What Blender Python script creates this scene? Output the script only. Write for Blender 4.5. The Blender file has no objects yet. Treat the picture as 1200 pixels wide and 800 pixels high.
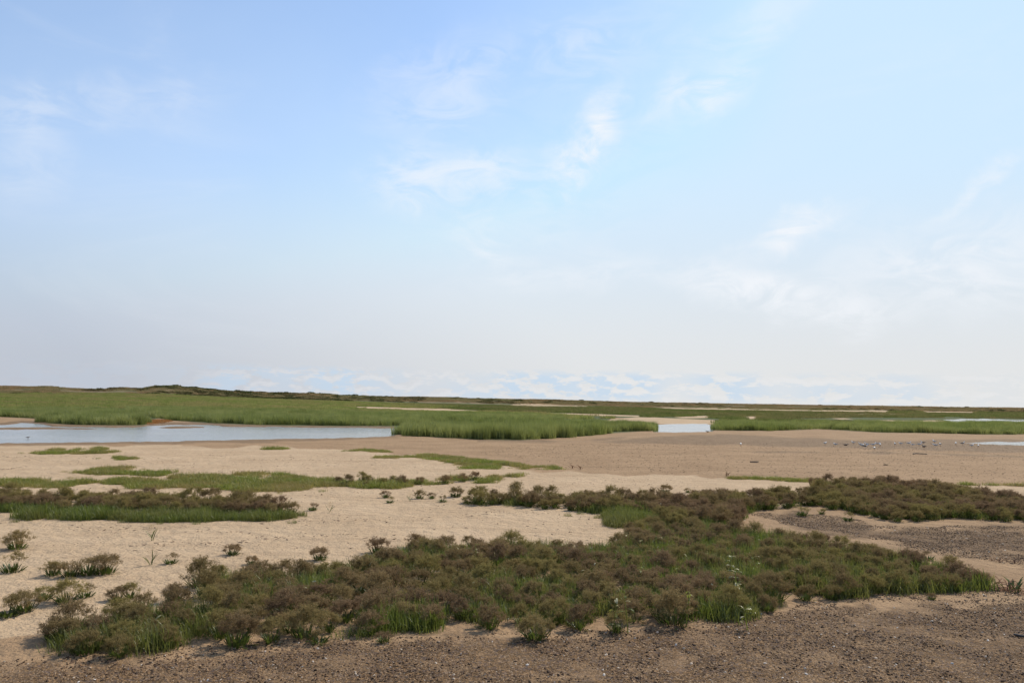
import bpy, math, random
import numpy as np
from mathutils import Vector, Matrix

random.seed(7)
RNG = np.random.default_rng(11)
S = bpy.context.scene
COL = S.collection
R = math.radians

# ------------------------------------------------------------------ camera
H, FPX = 2.4, 1200 * 28.0 / 36.0
PITCH, ROLL = R(4.44), R(0.80)
fw = Vector((0, math.cos(PITCH), math.sin(PITCH)))
rt0 = Vector((1, 0, 0)); up0 = rt0.cross(fw)
rt = rt0 * math.cos(ROLL) + up0 * math.sin(ROLL)
up = up0 * math.cos(ROLL) - rt0 * math.sin(ROLL)
cam = bpy.data.cameras.new('camera'); cam.lens = 28; cam.sensor_width = 36; cam.clip_end = 12000; cam.clip_start = 0.1
camo = bpy.data.objects.new('camera', cam); COL.objects.link(camo)
m = Matrix((rt, up, -fw)).transposed().to_4x4(); m.translation = (0, 0, H)
camo.matrix_world = m
S.camera = camo

# ------------------------------------------------------------------ light
SUN_AZ, SUN_EL = R(44), R(44)
wd = bpy.data.worlds.new('World'); S.world = wd; wd.use_nodes = True
sun = bpy.data.lights.new('sun', 'SUN'); sun.energy = 4.5; sun.angle = R(0.55); sun.color = (1, 0.93, 0.82)
suno = bpy.data.objects.new('sun', sun); COL.objects.link(suno)
sd_ = Vector((math.sin(SUN_AZ) * math.cos(SUN_EL), math.cos(SUN_AZ) * math.cos(SUN_EL), math.sin(SUN_EL)))
suno.rotation_euler = sd_.to_track_quat('Z', 'Y').to_euler(); suno.location = (30, 30, 60)
S.view_settings.view_transform = 'Standard'; S.view_settings.look = 'None'
S.view_settings.exposure = 0.2; S.view_settings.gamma = 1.0
S.view_settings.use_curve_mapping = False
S.cycles.use_denoising = True
S.cycles.max_bounces = 6; S.cycles.diffuse_bounces = 3; S.cycles.transparent_max_bounces = 8


class NT:
    """small wrapper to write node trees as expressions"""
    def __init__(s, tree): s.t = tree
    def n(s, typ, **kw):
        nd = s.t.nodes.new(typ)
        for k, v in kw.items(): setattr(nd, k, v)
        return nd
    def put(s, sock, v):
        if hasattr(v, 'is_output'): s.t.links.new(v, sock)
        else: sock.default_value = v
    def math(s, op, a, b=0.0, c=None, clamp=False):
        nd = s.n('ShaderNodeMath', operation=op, use_clamp=clamp)
        s.put(nd.inputs[0], a); s.put(nd.inputs[1], b)
        if c is not None: s.put(nd.inputs[2], c)
        return nd.outputs[0]
    def vec(s, op, a, b=(0, 0, 0)):
        nd = s.n('ShaderNodeVectorMath', operation=op); s.put(nd.inputs[0], a); s.put(nd.inputs[1], b)
        return nd.outputs['Value'] if op in ('LENGTH', 'DOT_PRODUCT') else nd.outputs[0]
    def mix(s, f, a, b, blend='MIX'):
        nd = s.n('ShaderNodeMix', data_type='RGBA', blend_type=blend)
        s.put(nd.inputs[0], f); s.put(nd.inputs[6], a if hasattr(a, 'is_output') else (*a, 1)); s.put(nd.inputs[7], b if hasattr(b, 'is_output') else (*b, 1))
        return nd.outputs[2]
    def noise(s, vec, scale, detail=4, rough=0.55, dist=0.0, col=False):
        nd = s.n('ShaderNodeTexNoise'); s.put(nd.inputs['Vector'], vec); s.put(nd.inputs['Scale'], scale)
        nd.inputs['Detail'].default_value = detail; nd.inputs['Roughness'].default_value = rough; nd.inputs['Distortion'].default_value = dist
        return nd.outputs['Color' if col else 'Fac']
    def rng(s, v, a, b, c=0.0, d=1.0, smooth=False):
        nd = s.n('ShaderNodeMapRange'); nd.clamp = True
        if smooth: nd.interpolation_type = 'SMOOTHSTEP'
        s.put(nd.inputs[0], v); s.put(nd.inputs[1], a); s.put(nd.inputs[2], b); s.put(nd.inputs[3], c); s.put(nd.inputs[4], d)
        return nd.outputs[0]
    def mapping(s, v, loc=(0, 0, 0), rot=(0, 0, 0), sc=(1, 1, 1), typ='POINT'):
        nd = s.n('ShaderNodeMapping', vector_type=typ); s.put(nd.inputs[0], v)
        nd.inputs['Location'].default_value = loc; nd.inputs['Rotation'].default_value = rot; nd.inputs['Scale'].default_value = sc
        return nd.outputs[0]


def px_dir(u, v):
    d = fw + rt * ((u - 600) / FPX) - up * ((v - 400) / FPX)
    return d.normalized()


# ------------------------------------------------------------------ sky
wd.node_tree.nodes.clear()
w = NT(wd.node_tree)
sky = w.n('ShaderNodeTexSky', sky_type='NISHITA')
sky.sun_disc = False; sky.sun_elevation = SUN_EL; sky.sun_rotation = SUN_AZ
sky.air_density = 1.0; sky.dust_density = 0.8; sky.ozone_density = 1.0
tc = w.n('ShaderNodeTexCoord')
dirv = w.vec('NORMALIZE', tc.outputs['Generated'])
sep = w.n('ShaderNodeSeparateXYZ'); w.t.links.new(dirv, sep.inputs[0])
az = w.math('ARCTAN2', sep.outputs[0], sep.outputs[1])
el = w.math('ARCSINE', sep.outputs[2])
cmb = w.n('ShaderNodeCombineXYZ'); w.t.links.new(az, cmb.inputs[0]); w.t.links.new(el, cmb.inputs[1])
AE = cmb.outputs[0]                                   # (azimuth, elevation, 0) in radians
base = w.mix(1.0, sky.outputs[0], (0.112, 0.138, 0.162), 'MULTIPLY')
base = w.mix(1.0, base, (0.49, 0.69, 0.88), 'DARKEN')
sdot = w.vec('DOT_PRODUCT', dirv, tuple(sd_))       # the haze is brighter towards the sun
# pale veil of thin high cloud, denser towards the horizon
veil_n = w.noise(w.mapping(AE, rot=(0, 0, 0.5), sc=(1, 1.6, 1)), 2.6, 5, 0.55, 0.6)
veil = w.math('MULTIPLY', w.rng(el, 0.05, 0.56, 0.62, 0.24, True), w.rng(veil_n, 0.25, 0.75, 0.70, 1.10))
col = w.mix(veil, base, w.mix(w.rng(sdot, 0.25, 0.6), (0.56, 0.66, 0.80), (0.66, 0.77, 0.88)))
low = w.rng(el, 0.0, 0.30, 1.0, 0.0, True)
col = w.mix(low, col, w.mix(w.rng(sdot, 0.25, 0.6), (0.455, 0.485, 0.55), (0.675, 0.68, 0.68)))
# fine cirrus over the whole sky
c1 = w.noise(w.mapping(AE, rot=(0, 0, -0.7), sc=(1.0, 3.2, 1)), 3.2, 7, 0.62, 0.9)
c2 = w.noise(AE, 2.1, 3, 0.5, 0.3)
cir = w.math('MULTIPLY', w.rng(c1, 0.46, 0.80, 0, 1, True), w.rng(c2, 0.44, 0.68, 0, 0.22, True))
# the wisps that stand in view: (u, v, long half-axis, short half-axis in pixels, tilt in degrees, strength)
wisps = [(694, 160, 72, 28, 52, .70), (525, 205, 100, 40, 5, .52), (640, 230, 190, 90, 30, .16), (820, 105, 62, 30, 25, .5), (515, 100, 90, 50, 20, .30),
         (930, 275, 62, 18, 18, .75), (905, 348, 120, 26, -16, .70), (1150, 205, 60, 10, 30, .42), (680, 60, 120, 40, 15, .25),
         (1130, 310, 150, 60, 5, .50), (700, 320, 110, 26, 5, .25), (120, 115, 130, 30, 10, .22), (570, 290, 60, 24, -40, .28), (890, 20, 110, 24, 15, .25), (30, 170, 40, 60, 0, .2)]
wn = w.noise(w.mapping(AE, rot=(0, 0, -0.9), sc=(1, 2.4, 1)), 11.0, 7, 0.6, 1.3)
wn = w.rng(wn, 0.30, 0.66, 0.05, 1.0, True)
tot = cir
jit = w.vec('SCALE', w.vec('SUBTRACT', w.noise(AE, 9.0, 4, 0.6, 0.0, True), (0.5, 0.5, 0.5)))
jit.node.inputs['Scale'].default_value = 0.09
AEJ = w.vec('ADD', AE, jit)
for (u, v, a, b, t, k) in wisps:
    d = px_dir(u, v)
    q = w.mapping(AEJ, loc=(math.atan2(d.x, d.y), math.asin(d.z), 0), rot=(0, 0, R(t)), sc=(a / FPX, b / FPX, 1), typ='TEXTURE')
    g = w.rng(w.vec('LENGTH', q), 0.0, 1.45, k * 1.25, 0.0, True)
    tot = w.math('ADD', tot, w.math('MULTIPLY', g, wn))
tot = w.math('MINIMUM', tot, 0.85)
col = w.mix(tot, col, (0.80, 0.82, 0.855))
# low bank of small cumulus over the horizon with pale blue gaps
band = w.math('MULTIPLY', w.rng(el, 0.000, 0.014, 0.25, 1, True), w.rng(el, 0.032, 0.046, 1, 0, True))
wob = w.math('ADD', el, w.math('MULTIPLY', w.math('SUBTRACT', w.noise(AE, 60.0, 4, 0.6), 0.5), 0.012))
b1 = w.noise(w.mapping(AE, sc=(1, 2.6, 1)), 30.0, 7, 0.62, 0.1)
b2 = w.noise(w.mapping(AE, loc=(3.33, 0, 0), sc=(1, 1.0, 1)), 4.0, 2, 0.5)
bank = w.rng(az, -0.42, -0.30, 0.12, 1.0, True)                  # the cloud bank thins out round this bearing
gap = w.math('MULTIPLY', w.math('MULTIPLY', w.rng(b1, 0.44, 0.54, 0, 1, True), w.rng(b2, 0.40, 0.56, 0.1, 1, True)), band)
gap = w.math('MULTIPLY', gap, bank)
col = w.mix(w.math('MULTIPLY', gap, 0.70), col, (0.46, 0.60, 0.75))
b3 = w.noise(w.mapping(AE, loc=(0.0, -0.014, 0), sc=(1, 2.6, 1)), 30.0, 7, 0.62, 0.1)
edge = w.math('SUBTRACT', w.rng(b3, 0.40, 0.54, 0, 1, True), w.rng(b1, 0.42, 0.56, 0, 1, True), clamp=True)
col = w.mix(w.math('MULTIPLY', w.math('MULTIPLY', edge, w.math('MULTIPLY', band, bank)), 0.3), col, (0.74, 0.745, 0.765))
bg = w.n('ShaderNodeBackground'); w.t.links.new(col, bg.inputs[0]); bg.inputs[1].default_value = 1.0
wo = w.n('ShaderNodeOutputWorld'); w.t.links.new(bg.outputs[0], wo.inputs[0])


# ------------------------------------------------------------------ numpy helpers
def smooth(a, b, x):
    t = np.clip((x - a) / (b - a), 0, 1); return t * t * (3 - 2 * t)

def _hash(ix, iy, s):
    h = (ix * 374761393 + iy * 668265263 + s * 974634777) & 0xFFFFFFFF
    h = ((h ^ (h >> 13)) * 1274126177) & 0xFFFFFFFF
    return ((h ^ (h >> 16)) & 0xFFFF) / 65535.0

def vnoise(x, y, s=0):
    x = np.asarray(x, float); y = np.asarray(y, float)
    ix = np.floor(x).astype(np.int64); iy = np.floor(y).astype(np.int64)
    fx = x - ix; fy = y - iy; fx = fx * fx * (3 - 2 * fx); fy = fy * fy * (3 - 2 * fy)
    a = _hash(ix, iy, s); b = _hash(ix + 1, iy, s); c = _hash(ix, iy + 1, s); d = _hash(ix + 1, iy + 1, s)
    return (a * (1 - fx) + b * fx) * (1 - fy) + (c * (1 - fx) + d * fx) * fy - 0.5

def fbm(x, y, s=0, o=4):
    r = 0; a = 1.0
    for i in range(o):
        r = r + a * vnoise(x * 2 ** i, y * 2 ** i, s + i); a *= 0.5
    return r

def project(x, y, z):
    """world point -> pixel of the photograph (1200 x 800)"""
    px, py, pz = x, y, z - H
    dx = px * rt.x + py * rt.y + pz * rt.z
    dy = px * up.x + py * up.y + pz * up.z
    dz = px * fw.x + py * fw.y + pz * fw.z
    ok = dz > 0.5
    dzs = np.where(ok, dz, 1.0)
    return np.where(ok, 600 + FPX * dx / dzs, -9e4), np.where(ok, 400 - FPX * dy / dzs, 9e4)

def inside(poly, x, y):
    r = np.zeros(x.shape, bool); n = len(poly)
    for i in range(n):
        x1, y1 = poly[i]; x2, y2 = poly[(i + 1) % n]
        if y1 == y2: continue
        r ^= ((y1 > y) != (y2 > y)) & (x < (x2 - x1) * (y - y1) / (y2 - y1) + x1)
    return r

def sdist(poly, x, y):
    """signed distance, negative inside"""
    d = np.full(x.shape, 1e9)
    n = len(poly)
    for i in range(n):
        x1, y1 = poly[i]; x2, y2 = poly[(i + 1) % n]
        ex, ey = x2 - x1, y2 - y1
        t = np.clip(((x - x1) * ex + (y - y1) * ey) / max(ex * ex + ey * ey, 1e-9), 0, 1)
        d = np.minimum(d, (x - x1 - t * ex) ** 2 + (y - y1 - t * ey) ** 2)
    d = np.sqrt(d)
    return np.where(inside(poly, x, y), -d, d)

# ------------------------------------------------------------------ terrain
RIDGE = np.array([(-900, 462), (-300, 456), (-100, 453), (0, 452), (40, 453), (60, 452.3), (75, 454), (100, 455), (128, 455.3), (142, 453.6), (155, 454), (168, 455.6),
                  (182, 452.6), (196, 452.2), (215, 453), (240, 455), (270, 458), (320, 460), (386, 461.2), (400, 463), (435, 464.2), (500, 465.3), (540, 465.5),
                  (548, 466.6), (600, 467.6), (640, 468), (700, 470), (740, 471), (800, 472.1), (870, 473.4), (960, 474.9), (1000, 475.4), (1100, 476.8), (1200, 478.2), (1500, 482), (2100, 490)], float)

def zbase(x, y):
    r = np.hypot(x, y); a = np.degrees(np.arctan2(x, y))
    left = smooth(6, -24, a)
    z = 2.9 * smooth(105, 470, r) * left
    z = z + 0.035 * fbm(x * 0.35, y * 0.35, 3, 3) * smooth(300, 30, r)
    return z

def dune(x, y, zb):
    r = np.hypot(x, y); a = np.arctan2(x, y)
    front = np.cos(np.clip(a, -1.2, 1.2))
    u = 600 + FPX * np.tan(np.clip(a, -1.1, 1.1))
    hz = 472.5 + math.tan(ROLL) * (u - 600)
    rd = 520 + 480 * smooth(-28, 22, np.degrees(a))
    rd = rd * (1 + 0.10 * vnoise(np.degrees(a) * 0.21 + 9, np.zeros_like(a), 5))
    zr = H + (hz - np.interp(u, RIDGE[:, 0], RIDGE[:, 1])) / FPX * rd * front / math.cos(PITCH)
    zr = np.maximum(zr, 2.5)
    q = (r - rd) / (0.14 * rd)
    g = np.exp(-q * q * np.where(q < 0, 1.0, 0.45))
    n = fbm(x * 0.035, y * 0.035, 21, 4)
    n2 = fbm(x * 0.010, y * 0.010, 31, 3)
    d = (zr - 0.4 - zb) * g * (1 + 0.22 * n * smooth(0.0, 1.0, np.abs(q)) + 0.25 * n2 * smooth(0.1, 1.2, np.abs(q))) + 0.45 * n * g
    return np.maximum(d, 0) , g

WATER = dict(
    main=[(-300, 522), (0, 518), (100, 517), (200, 516), (300, 513.7), (400, 512), (452, 510.5), (475, 507), (480, 503), (460, 501), (350, 500), (262, 499.2), (246, 497), (200, 497.2), (176, 498), (165, 499.8), (130, 500.3),
          (62, 499), (48, 496.2), (25, 495.2), (5, 497.5), (-40, 498.5), (-300, 498)],
    mid=[(766, 505.2), (790, 505.8), (836, 504.6), (836, 498), (828, 496.2), (795, 496), (770, 497), (764, 500)],
    right=[(1104, 491.2), (1150, 490.6), (1210, 492.5), (1400, 495), (1400, 499), (1210, 497.2), (1150, 495.6), (1118, 494)],
    pool=[(1130, 518.2), (1165, 516.4), (1210, 516.6), (1400, 519), (1400, 526), (1210, 521), (1165, 520)],
    creek=[(128, 478), (150, 481.5), (170, 486.4), (176, 489), (168, 488.6), (148, 484), (126, 480)])
MUDBANK = [[(-40, 500), (60, 499.8), (112, 501.4), (118, 502.4), (60, 502), (-40, 502.6)], [(176, 500.2), (205, 498.4), (240, 499), (240, 500.6), (200, 501.4)]]

def cut(u, v):
    """0 on land .. 1 in the water basins"""
    c = np.zeros(u.shape)
    for k, p in WATER.items():
        s = 1.1 if k in ('main', 'mid') else 0.7
        n = 0.8 * vnoise(u * 0.11, v * 0.5, 40)
        c = np.maximum(c, smooth(s, -s, sdist(p, u, v) + n))
    for p in MUDBANK:
        c = c * (1 - 0.9 * smooth(0.6, -0.6, sdist(p, u, v) + 0.6 * vnoise(u * 0.1, v, 41)))
    return c

def zground(x, y, with_cut=True):
    zb = zbase(x, y); d, g = dune(x, y, zb)
    z = zb + d
    if with_cut:
        u, v = project(x, y, zb)
        near = (np.hypot(x, y) < 420) & (y > 1)
        c = np.zeros(x.shape)
        if near.any(): c[near] = cut(u[near], v[near])
        z = z * (1 - c) - 0.16 * c
    return z

def px2g(u, v):
    """pixel -> the point of the ground it looks at"""
    d = px_dir(u, v); x = y = 0.0; z = 0.0
    for _ in range(12):
        t = (z - H) / min(d.z, -1e-4); t = min(t, 1500)
        x, y = d.x * t, d.y * t
        z = float(zbase(np.array([x]), np.array([y]))[0])
    return x, y

DRY = [[(-600, 524), (0, 522), (240, 523), (300, 524), (400, 526), (440, 530), (540, 537), (600, 548), (650, 553), (760, 556.5), (830, 558), (900, 560), (960, 564), (1130, 567), (1200, 569), (1500, 576), (1500, 590), (1200, 586), (960, 590),
        (880, 600), (740, 645), (600, 665), (400, 690), (200, 712), (80, 738), (0, 748), (-600, 770)]]
GRIT = [[(-400, 800), (0, 782), (60, 778), (200, 778), (380, 758), (600, 747), (760, 742), (900, 722), (1000, 712), (1200, 704), (1700, 700), (1700, 1600), (-400, 1600)],
        [(866, 602), (960, 604), (1040, 618), (1200, 619), (1600, 620), (1600, 665), (1200, 656), (1100, 645), (1020, 630), (930, 614)]]
WET = [[(636, 517.4), (668, 515.6), (700, 514.4), (716, 512.6), (735, 512.4), (728, 514.4), (700, 516.8), (668, 518)], [(-300, 516), (0, 516), (300, 512), (460, 508), (470, 513), (300, 519), (100, 521), (-300, 525)], [(560, 513), (700, 517), (760, 512), (840, 507), (1000, 515), (1200, 514), (1500, 520), (1500, 536), (1200, 531), (1000, 526), (860, 522), (700, 519), (560, 517)],
       [(880, 528), (1060, 529), (1200, 534), (1200, 536), (1060, 532), (880, 530)]]
SANDS = [[(716, 491), (745, 488.5), (780, 489.5), (835, 492), (850, 495.2), (836, 497), (760, 496), (700, 496)], [(790, 488.8), (815, 487), (834, 487.2), (832, 489.6), (800, 489.8)], [(868, 487.2), (893, 488), (888, 491.4), (872, 490.6)],
         [(400, 476), (440, 476.4), (482, 478), (520, 478.6), (560, 481), (562, 482.6), (520, 481), (470, 480), (420, 478)], [(600, 475.2), (690, 476.4), (690, 477), (600, 475.8)], [(620, 483), (680, 484.4), (756, 487), (754, 488.4), (690, 486.6), (630, 484.6)],
         [(756, 477.6), (800, 478.2), (960, 480.6), (1045, 481.6), (1045, 483), (960, 482), (800, 479.6)], [(970, 484), (1070, 484.6), (1070, 485.6), (970, 485)], [(1080, 482), (1145, 482.8), (1145, 484), (1080, 483)], [(975, 490), (990, 489.6), (1002, 491), (985, 491.4)],
         [(1000, 493), (1040, 492), (1075, 493), (1090, 492), (1108, 492.5), (1108, 494.6), (1040, 494)], [(5, 458.5), (18, 459), (16, 460.4), (4, 460)]]
MARSHLINE = [(-900, 486), (0, 487), (15, 489), (52, 490.5), (60, 496.5), (130, 498.5), (168, 498), (186, 489), (200, 492.3), (240, 495.3), (300, 497.8), (462, 499.5), (470, 508), (500, 511.5), (560, 514.5), (610, 515.5), (640, 513.5), (690, 510.5), (712, 507.5), (768, 504),
             (768, 497), (716, 494.5), (716, 489), (840, 492.5), (836, 504), (900, 504.5), (960, 502.5), (1030, 506.5), (1100, 507.5), (1160, 509), (1200, 508.5), (2000, 515), (2000, 440), (-900, 440)]

def masks(x, y, zb, g):
    u, v = project(x, y, zb)
    r = np.hypot(x, y)
    u = np.clip(u, -2500, 3700); v = np.clip(v, 300, 3000)
    n = fbm(u * 0.03, v * 0.09, 50, 3)
    def soft(polys, s, amp):
        o = np.zeros(u.shape)
        for p in polys: o = np.maximum(o, smooth(s, -s, sdist(p, u, v) + amp * n))
        return o
    far = smooth(60, 90, r)
    back = (y < 1)
    dry = soft(DRY, 4, 5); grit = soft(GRIT, 12, 16); wet = soft(WET, 2.0, 2.5)
    marsh = soft([MARSHLINE], 0.8, 0.5); sands = soft(SANDS, 0.5, 0.5)
    marsh = np.where((v < 482) & (r > 90), 1.0, marsh) * (1 - sands)
    marsh[back] = 0; wet[back] = 0; dry[back] = 0; grit[back] = 0.6
    dn = smooth(0.06, 0.30, g) * (1 - np.where(r < 700, sands, 0))
    dry = np.maximum(dry, sands)
    wet = 0.65 * wet
    shore = smooth(4.5, 1.0, sdist(WATER['main'], u, v) + 1.5 * n) * (v < 503)
    wet = np.where(y > 1, np.maximum(wet, shore), wet)
    return dict(dry=dry, grit=grit, wet=wet, marsh=marsh, dune=dn)


def mat(name):
    mt = bpy.data.materials.new(name); mt.use_nodes = True; mt.node_tree.nodes.clear()
    return mt, NT(mt.node_tree)

def ground_mat():
    mt, k = mat('sand_ground')
    at = lambda a: k.n('ShaderNodeAttribute', attribute_name=a).outputs['Fac']
    P = k.n('ShaderNodeNewGeometry').outputs['Position']
    nb = k.noise(P, 0.45, 5, 0.6); nm = k.noise(P, 3.0, 5, 0.6); nf = k.noise(P, 28.0, 4, 0.6); ng = k.noise(P, 120.0, 2, 0.5)
    brk = lambda a, lo=0.3, hi=0.7, amp=0.35: k.rng(k.math('ADD', at(a), k.math('MULTIPLY', k.math('SUBTRACT', nm, 0.5), amp)), lo, hi, 0, 1, True)
    tan = k.mix(k.rng(nb, 0.35, 0.65), (0.262, 0.168, 0.094), (0.322, 0.212, 0.121))
    tan = k.mix(k.rng(nf, 0.50, 0.70, 0, 0.55), tan, (0.130, 0.090, 0.060))
    dryc = k.mix(k.rng(nb, 0.3, 0.7), (0.366, 0.258, 0.158), (0.442, 0.320, 0.204))
    dryc = k.mix(k.rng(k.noise(P, 9.0, 5, 0.7), 0.54, 0.70, 0, 0.55), dryc, (0.190, 0.130, 0.080))
    dryc = k.mix(k.rng(k.noise(k.mapping(P, sc=(0.22, 1.0, 1)), 1.6, 6, 0.65), 0.50, 0.70, 0, 0.45), dryc, (0.262, 0.178, 0.105))
    dryc = k.mix(k.rng(ng, 0.62, 0.75, 0, 0.3), dryc, (0.2, 0.15, 0.12))
    tan = k.mix(k.rng(k.noise(k.mapping(P, sc=(0.15, 1.0, 1)), 0.5, 6, 0.65), 0.50, 0.68, 0, 0.5), tan, (0.200, 0.128, 0.072))
    c = k.mix(brk('dry'), tan, dryc)
    wetc = k.mix(k.rng(k.noise(P, 1.2, 4), 0.35, 0.65), (0.142, 0.092, 0.053), (0.198, 0.132, 0.078))
    wf = brk('wet', 0.2, 0.8, 0.5)
    c = k.mix(wf, c, wetc)
    vo = k.n('ShaderNodeTexVoronoi'); k.put(vo.inputs['Vector'], P); vo.inputs['Scale'].default_value = 95.0
    vr = k.n('ShaderNodeTexVoronoi'); k.put(vr.inputs['Vector'], P); vr.inputs['Scale'].default_value = 34.0
    spk = k.n('ShaderNodeSeparateColor'); k.put(spk.inputs[0], vo.outputs['Color'])
    spk2 = k.n('ShaderNodeSeparateColor'); k.put(spk2.inputs[0], vr.outputs['Color'])
    gr = k.mix(k.rng(nb, 0.35, 0.65), (0.182, 0.106, 0.050), (0.235, 0.142, 0.070))
    gr = k.mix(k.rng(spk.outputs[0], 0.28, 0.55, 0, 0.9), gr, (0.056, 0.036, 0.022))
    gr = k.mix(k.rng(spk.outputs[1], 0.90, 0.93, 0, 1), gr, (0.30, 0.22, 0.15))
    gr = k.mix(k.rng(spk2.outputs[2], 0.82, 0.86, 0, 0.7), gr, (0.10, 0.072, 0.06))
    gf = k.math('MULTIPLY', brk('grit', 0.15, 0.85, 0.9), k.rng(k.noise(P, 1.7, 5, 0.65), 0.30, 0.52, 0.35, 1.0))
    c = k.mix(gf, c, gr)
    mc = k.mix(k.rng(k.noise(P, 0.06, 5, 0.6), 0.35, 0.65), (0.060, 0.068, 0.028), (0.098, 0.092, 0.045))
    mc = k.mix(k.rng(k.noise(P, 0.6, 4), 0.4, 0.65), mc, (0.055, 0.078, 0.026))
    c = k.mix(at('marsh'), c, mc)
    dc = k.mix(k.rng(k.noise(P, 0.030, 6, 0.65), 0.38, 0.62), (0.105, 0.105, 0.046), (0.185, 0.125, 0.072))
    dc = k.mix(k.rng(k.noise(P, 0.11, 5, 0.7), 0.52, 0.60), dc, (0.055, 0.062, 0.028))
    dc = k.mix(k.rng(k.noise(P, 0.045, 5, 0.7), 0.66, 0.70), dc, (0.38, 0.30, 0.21))
    c = k.mix(at('dune'), c, dc)
    b = k.n('ShaderNodeBsdfPrincipled'); k.put(b.inputs['Base Color'], c)
    k.put(b.inputs['Roughness'], k.rng(wf, 0, 1, 0.95, 0.85))
    b.inputs['Specular IOR Level'].default_value = 0.08
    hgt = k.math('ADD', k.math('MULTIPLY', nm, 0.15), k.math('MULTIPLY', nf, 0.030))
    hgt = k.math('ADD', hgt, k.math('MULTIPLY', k.math('MULTIPLY', spk.outputs[0], gf), 0.012))
    bp = k.n('ShaderNodeBump'); bp.inputs['Strength'].default_value = 0.8; bp.inputs['Distance'].default_value = 1.0
    k.put(bp.inputs['Height'], hgt); k.put(b.inputs['Normal'], bp.outputs[0])
    o = k.n('ShaderNodeOutputMaterial'); k.put(o.inputs[0], b.outputs[0])
    return mt

def build_ground():
    azs = np.concatenate([np.linspace(-180, -42, 30)[:-1], np.linspace(-42, 42, 700), np.linspace(42, 180, 30)[1:-1]])
    rr = np.concatenate([[0.3, 1.0, 2.0, 3.2, 4.4], np.exp(np.linspace(math.log(5.2), math.log(420), 330)), np.linspace(424, 1250, 120)[1:], [1400, 1700, 2300, 3500, 6000]])
    A, Rr = np.meshgrid(np.radians(azs), rr)
    x = (np.sin(A) * Rr).ravel(); y = (np.cos(A) * Rr).ravel()
    zb = zbase(x, y); d, g = dune(x, y, zb)
    z = zground(x, y)
    na, nr = len(azs), len(rr)
    vs = np.stack([x, y, z], 1)
    i = np.arange((nr - 1) * na).reshape(nr - 1, na)
    j = np.roll(i, -1, 1)
    f = np.stack([i, j, j + na, i + na], -1).reshape(-1, 4)
    me = bpy.data.meshes.new('ground')
    me.from_pydata(vs.tolist(), [], f.tolist())
    for nm, arr in masks(x, y, zb, g).items():
        a = me.attributes.new(nm, 'FLOAT', 'POINT'); a.data.foreach_set('value', arr.astype(np.float32))
    me.polygons.foreach_set('use_smooth', np.ones(len(f), bool))
    me.materials.append(ground_mat())
    o = bpy.data.objects.new('ground', me); COL.objects.link(o); o['kind'] = 'structure'
    o['label'] = 'sandy tidal flat with shell grit, marsh soil and low dunes'
    return o
build_ground()

def build_water():
    mt, k = mat('tidal_water')
    b = k.n('ShaderNodeBsdfPrincipled'); b.inputs['Base Color'].default_value = (0.24, 0.24, 0.23, 1)
    b.inputs['Roughness'].default_value = 0.12; b.inputs['IOR'].default_value = 1.33
    P = k.n('ShaderNodeNewGeometry').outputs['Position']
    n1 = k.noise(k.mapping(P, sc=(1, 2.2, 1)), 1.6, 4, 0.6)
    n2 = k.noise(P, 0.12, 3, 0.5)
    bp = k.n('ShaderNodeBump'); k.put(bp.inputs['Strength'], k.rng(n2, 0.35, 0.65, 0.15, 0.6)); bp.inputs['Distance'].default_value = 0.10
    k.put(bp.inputs['Height'], n1); k.put(b.inputs['Normal'], bp.outputs[0])
    o = k.n('ShaderNodeOutputMaterial'); k.put(o.inputs[0], b.outputs[0])
    me = bpy.data.meshes.new('water')
    xs = np.linspace(-320, 320, 9); ys = np.linspace(36, 330, 9); zz = -0.055
    me.from_pydata([(a, c, zz) for c in ys for a in xs], [], [(r * 9 + q, r * 9 + q + 1, r * 9 + q + 10, r * 9 + q + 9) for r in range(8) for q in range(8)])
    me.materials.append(mt)
    o = bpy.data.objects.new('water', me); COL.objects.link(o); o['kind'] = 'structure'; o['label'] = 'shallow tidal water in the creeks and pools'
build_water()


# ------------------------------------------------------------------ plant materials
def leaf_mat(name, c1, c2, c3=None, trans=0.35, gloss=0.04, spread=1.0, loc_scale=0.35, rough=0.45):
    mt, k = mat(name)
    oi = k.n('ShaderNodeObjectInfo')
    tone = k.n('ShaderNodeAttribute', attribute_name='tone').outputs['Fac']
    c = k.mix(k.rng(tone, 0, 1, 0, spread), c1, c2)
    if c3 is not None:
        ln = k.noise(oi.outputs['Location'], loc_scale, 3, 0.6)
        c = k.mix(k.rng(k.math('ADD', ln, k.math('MULTIPLY', k.math('SUBTRACT', oi.outputs['Random'], 0.5), 0.22)), 0.38, 0.64, 0, 1), c, c3)
    c = k.mix(1.0, c, k.mix(oi.outputs['Random'], (0.80, 0.80, 0.80), (1.15, 1.15, 1.15)), 'MULTIPLY')
    d = k.n('ShaderNodeBsdfDiffuse'); k.put(d.inputs[0], c)
    t = k.n('ShaderNodeBsdfTranslucent'); k.put(t.inputs[0], c)
    mx = k.n('ShaderNodeMixShader'); mx.inputs[0].default_value = trans; k.put(mx.inputs[1], d.outputs[0]); k.put(mx.inputs[2], t.outputs[0])
    gl = k.n('ShaderNodeBsdfGlossy'); gl.inputs['Roughness'].default_value = rough; gl.inputs[0].default_value = (0.9, 0.9, 0.85, 1)
    m2 = k.n('ShaderNodeMixShader'); m2.inputs[0].default_value = gloss; k.put(m2.inputs[1], mx.outputs[0]); k.put(m2.inputs[2], gl.outputs[0])
    o = k.n('ShaderNodeOutputMaterial'); k.put(o.inputs[0], m2.outputs[0])
    return mt

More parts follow.
